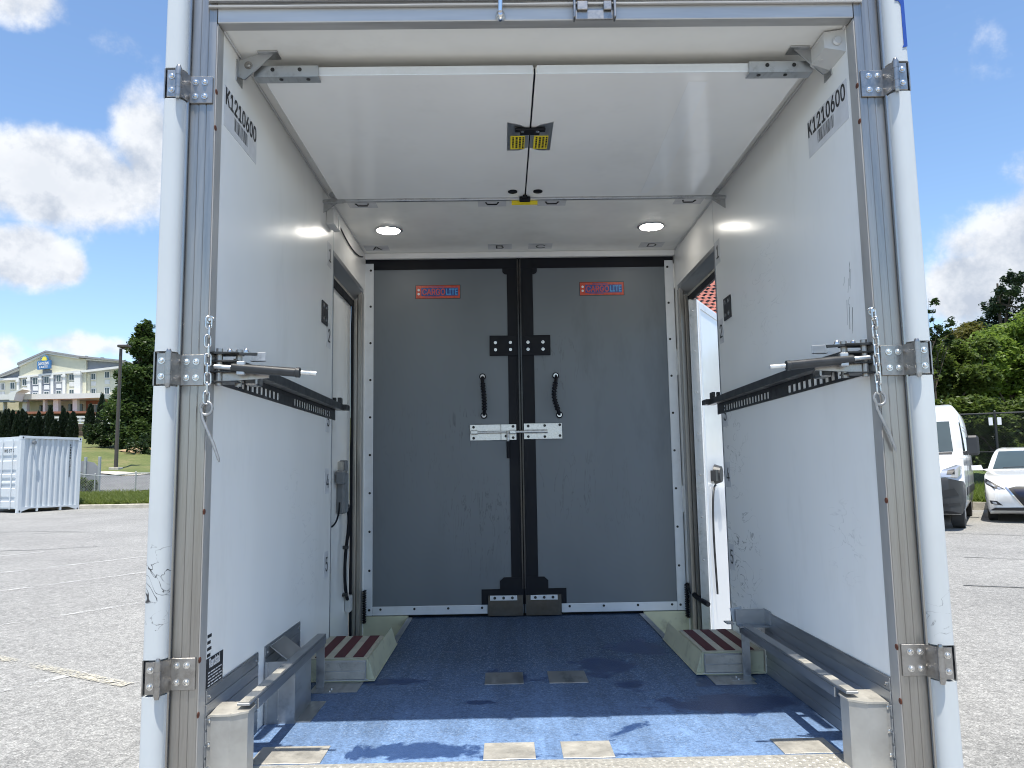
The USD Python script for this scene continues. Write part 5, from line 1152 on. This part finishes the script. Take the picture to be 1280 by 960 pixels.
# sign with a sun emblem
sg = fac('sign', [(404, 222), (536, 208), (536, 290), (404, 304)], .6, 1.0, 'signblue', lab='blue sign with a yellow half sun above it')
o = hc(412, 262); o2 = hc(425, 290); m_ = B(); w1 = meshkit.text_mesh('DAYS INN', 1.0).bounds[1][0]
ea = np.array(hc(536, 248)) - np.array(hc(404, 262)); ea = np.array([ea[0], 0, ea[1]]) / np.linalg.norm(ea)
m_.text('DAYS INN', .50, (o[0], HTY - 1.02, o[1]), ea, Z_, .02, True, sx=(1.9 / (w1 * .5))); obj('sign_words', m_, 'stickerwhite', sg)
m_ = B(); w1 = meshkit.text_mesh('& SUITES', 1.0).bounds[1][0]; m_.text('& SUITES', .34, (o2[0], HTY - 1.02, o2[1]), ea, Z_, .02, True, sx=(1.5 / (w1 * .34))); obj('sign_words', m_, 'stickerwhite', sg)
cs = hc(470, 213)
a = np.linspace(0, np.pi, 17)
obj('sun_emblem', B().prism([(cs[0] + .72 * math.cos(q), cs[1] + 1.08 * math.sin(q)) for q in a], ((0, HTY, 0), X_, Z_), .5, .8), 'signblue', sg)
obj('sun_disc', B().prism([(cs[0] + .46 * math.cos(q), cs[1] + .72 * math.sin(q)) for q in a], ((0, HTY, 0), X_, Z_), .81, .9), 'signyellow', sg)
for k in range(7):
    q = math.pi * (k + .5) / 7; c_, s_ = math.cos(q), math.sin(q)
    obj('sun_ray', B().prism([(cs[0] + .52 * c_ + .03 * s_, cs[1] + .8 * s_ - .03 * c_), (cs[0] + .52 * c_ - .03 * s_, cs[1] + .8 * s_ + .03 * c_), (cs[0] + .66 * c_, cs[1] + 1.0 * s_)], ((0, HTY, 0), X_, Z_), .81, .88), 'signyellow', sg)
# white rail fence in front of the hotel
wy = 74.0
wf = thing('rail_fence', 'white three rail fence in the gap of the evergreen hedge', 'fence', (px_at(110, wy), wy, hz(px_at(110, wy), wy)))
wz = lambda v, u: float((lambda d: d[2] * wy / d[1])(_fw + _rt * (u - 640) / FPX - _up * (v - 480) / FPX))
for v_ in (522.5, 527, 531): 
    x0, x1 = px_at(60, wy), px_at(140, wy); za, zb = wz(v_ + .4, 60), wz(v_ - .9, 140)
    b = B(); b.hull([(x, wy + d, z + q) for x, z in ((x0, za), (x1, zb)) for d in (0, .06) for q in (0, .16)]); obj('rail', b, 'whitetrimh', wf)
for u in range(62, 140, 13):
    x = px_at(u, wy); zt_ = wz(521, u); obj('post', B().box(x - .08, x + .08, wy + .07, wy + .2, hz(x, wy) - .2, zt_, .01), 'whitetrimh', wf)
bank = thing('retaining_bank', 'dark timber retaining wall below the white rail fence', 'wall', (px_at(104, 62.0), 62.0, hz(px_at(104, 62.0), 62.0)))
x0, x1 = px_at(92, 62.0), px_at(122, 62.0); zz = hz((x0 + x1) / 2, 62.0)
for k in range(4): obj('timber', B().box(x0, x1, 62.0 + k * .05, 62.3 + k * .05, zz - .2 + k * .3, zz + .09 + k * .3, .03), 'bark', bank)

# ================================================================ right side: cars, fence, trees, red roofed house
ZV = lambda x, y: float(vz(np.array(float(x)), np.array(float(y))))
F0 = K0 + hy * 2.3
chain_fence('chain_link_fence', 'tall black chain link fence with mid rail behind the parked cars', F0 - hx * 8.5, F0 + hx * 9, 2.2, 3.05, ZV, 'fenceblack', .035, .075, wire=.0026, mid=True)
sp = F0 + hx * (-8.5 + 3.05 * 3); sg2 = thing('fence_notice', 'small white notice plates on the black fence post above the car', 'sign', (sp[0], sp[1], ZV(sp[0], sp[1]) + 1.7))
z0 = ZV(sp[0], sp[1])
for k in (-.16, .05): b = B(); b.hull([sp + hx * (k + q) - hy * (.05 + w) + Z_ * (z0 + z) for q in (0, .1) for w in (0, .01) for z in (1.86, 2.08)]); obj('plate', b, 'stickerwhite', sg2)

def spline2(pts, k=10):
    pts = np.array(pts, float); out = []
    for i in range(len(pts) - 1):
        p0, p1, p2, p3 = pts[max(i - 1, 0)], pts[i], pts[i + 1], pts[min(i + 2, len(pts) - 1)]
        for t in np.linspace(0, 1, k, endpoint=False): out.append(.5 * ((2 * p1) + (-p0 + p2) * t + (2 * p0 - 5 * p1 + 4 * p2 - p3) * t * t + (-p0 + 3 * p1 - 3 * p2 + p3) * t ** 3))
    out.append(pts[-1]); return np.array(out)
def ext(poly, L):  return m3.CrossSection([np.asarray(poly, float)], m3.FillRule.Positive).extrude(L)
def side_ext(poly, w):        # poly in (y, z) extruded over x
    m = ext(poly, w); return m.rotate([90, 0, 90]).translate([-w / 2, 0, 0])
def front_ext(poly, L, y0=0): # poly in (x, z) extruded over y
    m = ext(poly, L); return m.rotate([90, 0, 0]).translate([0, L + y0, 0])
def top_ext(poly, h): return ext(poly, h)
def ccw(p):
    p = np.array(p, float); a = np.sum(p[:, 0] * np.roll(p[:, 1], -1) - np.roll(p[:, 0], -1) * p[:, 1]); return p if a > 0 else p[::-1]
def mirror_x(p): return [(-x, z) for x, z in p]
class Car:
    def __init__(s, name, label, cat, front, body_m):
        g = ground(front[1] + 1.2); s.t = thing(name, label, cat, (front[0], front[1], g), rot=-33.0); s.g = g
    def body(s, side, frontp, top, m, name='body'):
        W, L, H = 3.0, 8.0, 4.0
        s.m = side_ext(ccw(side), W) ^ front_ext(ccw(frontp), L, -.5) ^ top_ext(ccw(top), H)
        s.paint = m
        return s
    def cut(s, poly, y0, y1, push=.006, solid=None):
        """Skin patch of the body inside an outline drawn from the front."""
        big = s.m.scale([1.0 + push / .9, 1.0 + push / 2.5, 1.0 + push / 1.2]).translate([0, -push * 1.2, 0])
        return big ^ front_ext(ccw(poly), y1 - y0, y0)
    def put(s, name, m, mat_, par=None, smooth=30):
        v, f, _ = meshkit.arrays(m)
        if len(v) == 0: return None
        return obj(name, (v, f), mat_, par or s.t, smooth=smooth)

# hatchback, nose to the camera
hatch_front = np.array([11.02, 16.05, 0])
car = Car('hatchback_car', 'white hatchback parked nose out in front of the black fence', 'car', hatch_front, 'carwhite')
side = [(.25, .17)] + list(spline2([(.06, .25), (.0, .48), (.02, .66), (.18, .86), (.55, .98), (1.05, 1.07), (1.25, 1.12), (1.75, 1.44), (2.1, 1.585), (2.6, 1.63), (3.3, 1.58), (3.95, 1.38), (4.2, 1.12), (4.38, 1.02), (4.45, .7), (4.4, .35)], 6)) + [(4.3, .17)]
half = [(.0, .17), (.80, .17)] + list(spline2([(.86, .3), (.895, .5), (.885, .8), (.86, .98), (.80, 1.12), (.70, 1.4), (.60, 1.57), (.45, 1.64)], 6)) + [(0, 1.67)]
fp = half + [(-x, z) for x, z in half[::-1]]
tp = list(spline2([(-.55, -.0), (-.0, -.06), (.55, 0.0), (.74, .12), (.85, .45), (.895, 1.2), (.895, 3.4), (.82, 4.2), (.6, 4.45)], 6)); tp += [(-x, y) for x, y in tp[::-1] if x > 0 or y > 1]
car.body(side, fp, tp, 'carwhite')
arch = m3.Manifold()
for yy in (.92, 3.62): arch += m3.Manifold.cylinder(2.4, .36, .36, 40).rotate([0, 90, 0]).translate([-1.2, yy, .33])
inner = m3.Manifold.cube([1.42, 3.4, 1.2], True).translate([0, 2.4, .6])
shell = car.m - (arch - inner)
car.put('body', shell, 'carwhite')
A_ = lambda p: [(x, z) for x, z in p]
car.put('windshield', car.cut([(-.70, 1.13), (.70, 1.13), (.56, 1.53), (-.56, 1.53)], .9, 2.2, .006), 'hotelglass')
car.put('roof_edge', car.cut([(-.6, 1.545), (.6, 1.545), (.5, 1.60), (-.5, 1.60)], 1.7, 2.4, .004), 'carwhite')
for sgn in (-1, 1):
    P_ = lambda p: [(sgn * x, z) for x, z in p]
    hl = car.put('headlight', car.cut(P_([(.50, .70), (.60, .765), (.84, .93), (.875, .86), (.84, .80), (.70, .72)]), -.2, .9, .006), 'ink')
    car.put('headlight_lens', car.cut(P_([(.66, .755), (.80, .865), (.835, .83), (.74, .765)]), -.2, .9, .010), 'lens', hl)
    car.put('headlight_lens', car.cut(P_([(.55, .722), (.63, .75), (.64, .72), (.60, .705)]), -.2, .9, .010), 'lens', hl)
    car.put('fog_lamp', car.cut(P_([(.56, .36), (.78, .39), (.80, .46), (.66, .45)]), -.2, .6, .008), 'plastic')
    car.put('fog_lens', car.cut(P_([(.66, .385), (.74, .395), (.75, .435), (.68, .43)]), -.2, .6, .012), 'lens')
    car.put('chrome_strip', car.cut(P_([(.20, .36), (.22, .36), (.50, .74), (.47, .745)]), -.2, .6, .010), 'chrome')
    mb = B(); mb.hull([(sgn * x, y, z) for x, y, z in ((.88, 1.22, 1.10), (.90, 1.42, 1.08), (1.10, 1.25, 1.10), (1.13, 1.36, 1.12), (1.12, 1.27, 1.21), (.92, 1.25, 1.22), (.92, 1.42, 1.21), (1.08, 1.40, 1.2))]); mb.hull([(sgn * x, y, z) for x, y, z in ((.80, 1.34, 1.08), (.80, 1.42, 1.08), (.93, 1.32, 1.12), (.93, 1.4, 1.12), (.8, 1.38, 1.13))])
    mr = obj('door_mirror', mb, 'carwhite', car.t, smooth=40)
    for yy in (.92, 3.62):
        w = obj('wheel', B().tube([(sgn * .66, yy, .32), (sgn * .68, yy, .32), (sgn * .84, yy, .32), (sgn * .86, yy, .32)], [.27, .32, .32, .28], 28), 'tyre', car.t, smooth=40)
        obj('rim', B().tube([(sgn * .84, yy, .32), (sgn * .865, yy, .32)], [.23, .19], 20), 'alu', w)
    car.put('side_window', car.m.scale([1.008, 1, 1]) ^ side_ext(ccw([(1.55, 1.14), (3.5, 1.14), (3.6, 1.3), (3.2, 1.47), (2.2, 1.5), (1.95, 1.42)]), 3.0) ^ m3.Manifold.cube([.4, 6, 3]).translate([.55 if sgn > 0 else -.95, 0, 0]), 'hotelglass')
gr = car.put('grille', car.cut([(-.44, .72), (-.18, .33), (.18, .33), (.44, .72), (.30, .76), (-.30, .76)], -.2, .6, .007), 'ink')
car.put('badge', car.cut([(.07 * math.cos(q), .66 + .045 * math.sin(q)) for q in np.linspace(0, 6.28, 14)[:-1]], -.2, .4, .014), 'chrome', gr)
car.put('blue_grille_panel', car.cut([(-.36, .70), (-.24, .53), (.24, .53), (.36, .70)], -.2, .5, .009), 'darkblue', gr)
car.put('lower_intake', car.cut([(-.80, .25), (.80, .25), (.70, .31), (.2, .32), (-.2, .32), (-.70, .31)], -.2, .5, .008), 'ink')
car.put('front_lip', car.cut([(-.80, .185), (.80, .185), (.84, .235), (-.84, .235)], -.2, .5, .012), 'carwhite')
obj('wiper', B().tube([(-.5, 1.14, 1.155), (.1, 1.16, 1.17)], .008, 6).tube([(.1, 1.14, 1.155), (.55, 1.2, 1.15)], .008, 6), 'ink', car.t)

# tall panel van
van_front = np.array([7.90, 15.20, 0])
van = Car('panel_van', 'tall white panel van beside the truck door, with a dark bumper and black mirror', 'van', van_front, 'vanwhite')
side = [(.3, .28)] + list(spline2([(.04, .36), (.0, .7), (.05, .98), (.22, 1.18), (.75, 1.36), (1.05, 1.48), (1.35, 1.85), (1.75, 2.3), (2.1, 2.50), (2.6, 2.58), (4.0, 2.6), (5.6, 2.58), (5.85, 2.45), (5.92, 1.8), (5.92, .6)], 6)) + [(5.85, .35), (5.6, .3)]
half = [(0, .28), (.9, .28)] + list(spline2([(.96, .4), (.995, .7), (1.0, 1.1), (.985, 1.5), (.94, 2.0), (.89, 2.35), (.80, 2.53), (.6, 2.6)], 6)) + [(0, 2.64)]
fp = half + [(-x, z) for x, z in half[::-1]]
tp = list(spline2([(-.6, .0), (0, -.05), (.6, .0), (.85, .14), (.97, .5), (1.0, 1.3), (1.0, 5.5), (.98, 5.9), (.8, 5.94)], 6)); tp += [(-x, y) for x, y in tp[::-1] if x > 0 or y > 1]
van.body(side, fp, tp, 'vanwhite')
arch = m3.Manifold()
for yy in (1.0, 4.5): arch += m3.Manifold.cylinder(2.4, .40, .40, 40).rotate([0, 90, 0]).translate([-1.2, yy, .36])
inner = m3.Manifold.cube([1.5, 5.0, 1.8], True).translate([0, 3.0, .9])
van.put('body', van.m - (arch - inner), 'vanwhite')
van.put('windshield', van.cut([(-.82, 1.52), (.82, 1.52), (.76, 2.16), (-.76, 2.16)], .9, 2.4, .006), 'hotelglass')
van.put('bumper', van.cut([(-1.05, .30), (1.05, .30), (1.05, .72), (.98, .92), (.70, 1.0), (.4, .98), (-.4, .98), (-.70, 1.0), (-.98, .92), (-1.05, .72)], -.3, .62, .012), 'plastic')
van.put('cowl', van.cut([(-.8, 1.46), (.8, 1.46), (.8, 1.505), (-.8, 1.505)], .7, 1.4, .006), 'ink')
van.put('grille', van.cut([(-.5, 1.0), (.5, 1.0), (.56, 1.2), (-.56, 1.2)], -.3, .5, .01), 'ink')
for sgn in (-1, 1):
    P_ = lambda p: [(sgn * x, z) for x, z in p]
    h = van.put('headlight', van.cut(P_([(.60, 1.02), (.90, 1.0), (.965, 1.06), (.97, 1.22), (.90, 1.25), (.64, 1.15)]), -.3, .8, .012), 'lens')
    van.put('headlight_core', van.cut(P_([(.72, 1.06), (.86, 1.06), (.86, 1.17), (.74, 1.14)]), -.3, .8, .016), 'ink', h)
    van.put('fog_recess', van.cut(P_([(.62, .62), (.9, .66), (.84, .80), (.66, .76)]), -.3, .6, .018), 'ink')
    van.put('lower_grille', van.cut(P_([(.55, .44), (.92, .47), (.92, .52), (.55, .5)]), -.3, .6, .018), 'ink')
    mb = B(); mb.box(sgn * 1.06, sgn * 1.28, 1.10, 1.24, 1.43, 1.83, .04); mb.box(sgn * .95, sgn * 1.08, 1.16, 1.24, 1.44, 1.52, .01)
    obj('door_mirror', mb, 'plastic', van.t, smooth=30)
    for yy in (1.0, 4.5):
        w = obj('wheel', B().tube([(sgn * .70, yy, .35), (sgn * .72, yy, .35), (sgn * .93, yy, .35), (sgn * .95, yy, .35)], [.30, .36, .36, .31], 28), 'tyre', van.t, smooth=40)
        obj('rim', B().tube([(sgn * .93, yy, .35), (sgn * .955, yy, .35)], [.23, .19], 20), 'alu', w)
    van.put('side_window', van.m.scale([1.006, 1, 1]) ^ side_ext(ccw([(1.25, 1.5), (2.3, 1.5), (2.3, 2.15), (1.85, 2.15)]), 3.0) ^ m3.Manifold.cube([.5, 9, 4]).translate([.6 if sgn > 0 else -1.1, 0, 0]), 'hotelglass')
    van.put('side_moulding', van.m.scale([1.014, 1, 1]) ^ m3.Manifold.cube([.6, 4.6, .16]).translate([.6 if sgn > 0 else -1.2, 1.35, .62]), 'plastic')
    van.put('pillar_gap', van.m.scale([1.004, 1, 1]) ^ m3.Manifold.cube([.6, .03, 1.6]).translate([.6 if sgn > 0 else -1.2, 2.36, .7]), 'ink')

# trees and bushes behind the fence
def at_px(u, v, y):
    d = _fw + _rt * (u - 640) / FPX - _up * (v - 480) / FPX; d = d * y / d[1]; return d
def blobs_px(lst, y, seed, jit=.8):
    r = np.random.default_rng(seed); out = []
    for u, v, ru, rv in lst:
        p = at_px(u, v, y); k = y / FPX * 1.2; out.append(((p[0], p[1] + r.uniform(-jit, jit), p[2]), (ru * k, ru * k, rv * k)))
    return out
def tree_px(name, label, u, y, lst, n, size, seed, m, th, tr=.12, cat='tree', limbs=6, jit=.8, group=None):
    p = at_px(u, 560, y); zb = ZV(p[0], p[1]); return tree(name, label, cat, (p[0], y, zb), th, tr, blobs_px(lst, y, seed, jit), n, size, seed, m, group, limbs)
tree_px('broadleaf_tree', 'bright green sunlit tree above the black fence and the hatchback', 1268, 27.0,
        [(1262, 425, 24, 16), (1240, 440, 20, 15), (1285, 415, 26, 20), (1225, 462, 20, 16), (1255, 462, 26, 18), (1290, 455, 30, 22), (1238, 485, 24, 14), (1270, 490, 28, 16), (1310, 430, 30, 26), (1330, 470, 34, 26), (1302, 495, 30, 16), (1215, 490, 14, 12)], 46000, .085, 51, 'leaf_bright', 3.2, limbs=10)
tree_px('broadleaf_tree', 'darker green tree close beside the right rear door edge', 1190, 25.0,
        [(1185, 440, 18, 14), (1200, 452, 18, 14), (1175, 462, 20, 16), (1205, 475, 18, 14), (1188, 485, 22, 14), (1165, 480, 22, 18), (1150, 455, 22, 20), (1212, 440, 12, 10), (1130, 470, 24, 22)], 26000, .085, 52, 'leaf_mid', 2.6, limbs=8)
tree_px('broadleaf_tree', 'green tree with rusty tinted top leaves behind the fence', 1205, 31.0,
        [(1195, 425, 12, 7), (1212, 418, 14, 8), (1180, 430, 12, 8), (1225, 412, 14, 10), (1200, 440, 20, 12), (1230, 432, 16, 12)], 11000, .085, 53, 'leaf_rust', 3.2, limbs=6)
tree_px('pine_tree', 'dark spreading pine rising above the other trees on the right', 1265, 40.0,
        [(1260, 352, 12, 6), (1275, 350, 12, 6), (1245, 368, 12, 6), (1262, 372, 14, 7), (1282, 366, 12, 7), (1236, 383, 9, 5), (1255, 388, 16, 8), (1278, 388, 16, 8), (1240, 402, 12, 7), (1265, 405, 20, 9), (1290, 400, 18, 10), (1225, 408, 12, 6), (1215, 415, 10, 6), (1300, 370, 14, 10), (1250, 420, 20, 8), (1280, 422, 22, 8)], 17000, .10, 54, 'leaf_pine', 9.5, .16, limbs=16, jit=1.2)
tree_px('sapling', 'thin sapling with sparse leaves against the cloud by the truck door', 1172, 24.0,
        [(1172, 378, 4, 9), (1166, 395, 6, 9), (1170, 415, 9, 8), (1182, 405, 5, 7), (1190, 402, 3, 8), (1180, 422, 10, 8), (1160, 420, 12, 10)], 900, .08, 55, 'leaf_dark', 4.5, .035, limbs=7, jit=.3)
tree_px('bush', 'shaded leafy bush filling in behind the black fence', 1245, 23.6,
        [(u, v, 16, 12) for u in range(1165, 1345, 18) for v in (512, 532, 552)] + [(u, 575, 16, 8) for u in range(1180, 1345, 22)], 30000, .085, 56, 'leaf_mid', 1.4, .06, cat='shrub', limbs=12, jit=.5)
# house with a red tiled roof, seen through the open side doorway
hs = thing('red_roofed_house', 'building with a red tiled roof seen through the open right doorway', 'building', (8.0, 30, ground(30)))
obj('wall', B().box(4.6, 11.4, 27.4, 36.0, ground(30) - .3, 5.3), 'stucco', hs)
xs = np.linspace(4.2, 11.8, 230); nr = 26; V, F = [], []
for k in range(nr):
    for e_ in (0, 1):
        tt = (k + e_ * 1.04) / nr; y = 26.6 + tt * 5.4; z = 5.0 + tt * 4.3 + (.05 if e_ == 0 else 0)
        V += [(x, y, z + .05 * abs(math.sin((x + (.09 if k % 2 else 0)) * math.pi / .24))) for x in xs]
    o = 2 * k * len(xs)
    F += [(o + i, o + i + 1, o + len(xs) + i + 1, o + len(xs) + i) for i in range(len(xs) - 1)]
obj('roof_tiles', (np.array(V), np.array(F)), 'rooftile', hs, kind='stuff')
b = B(); b.hull([(x, y, z) for x in (4.2, 11.8) for y, z in ((26.6, 4.9), (37.3, 4.9), (32.0, 9.22))]); obj('roof', b, 'roofgrey', hs)
obj('fascia', B().box(4.2, 11.8, 26.5, 26.6, 4.75, 5.05), 'whitetrimh', hs)
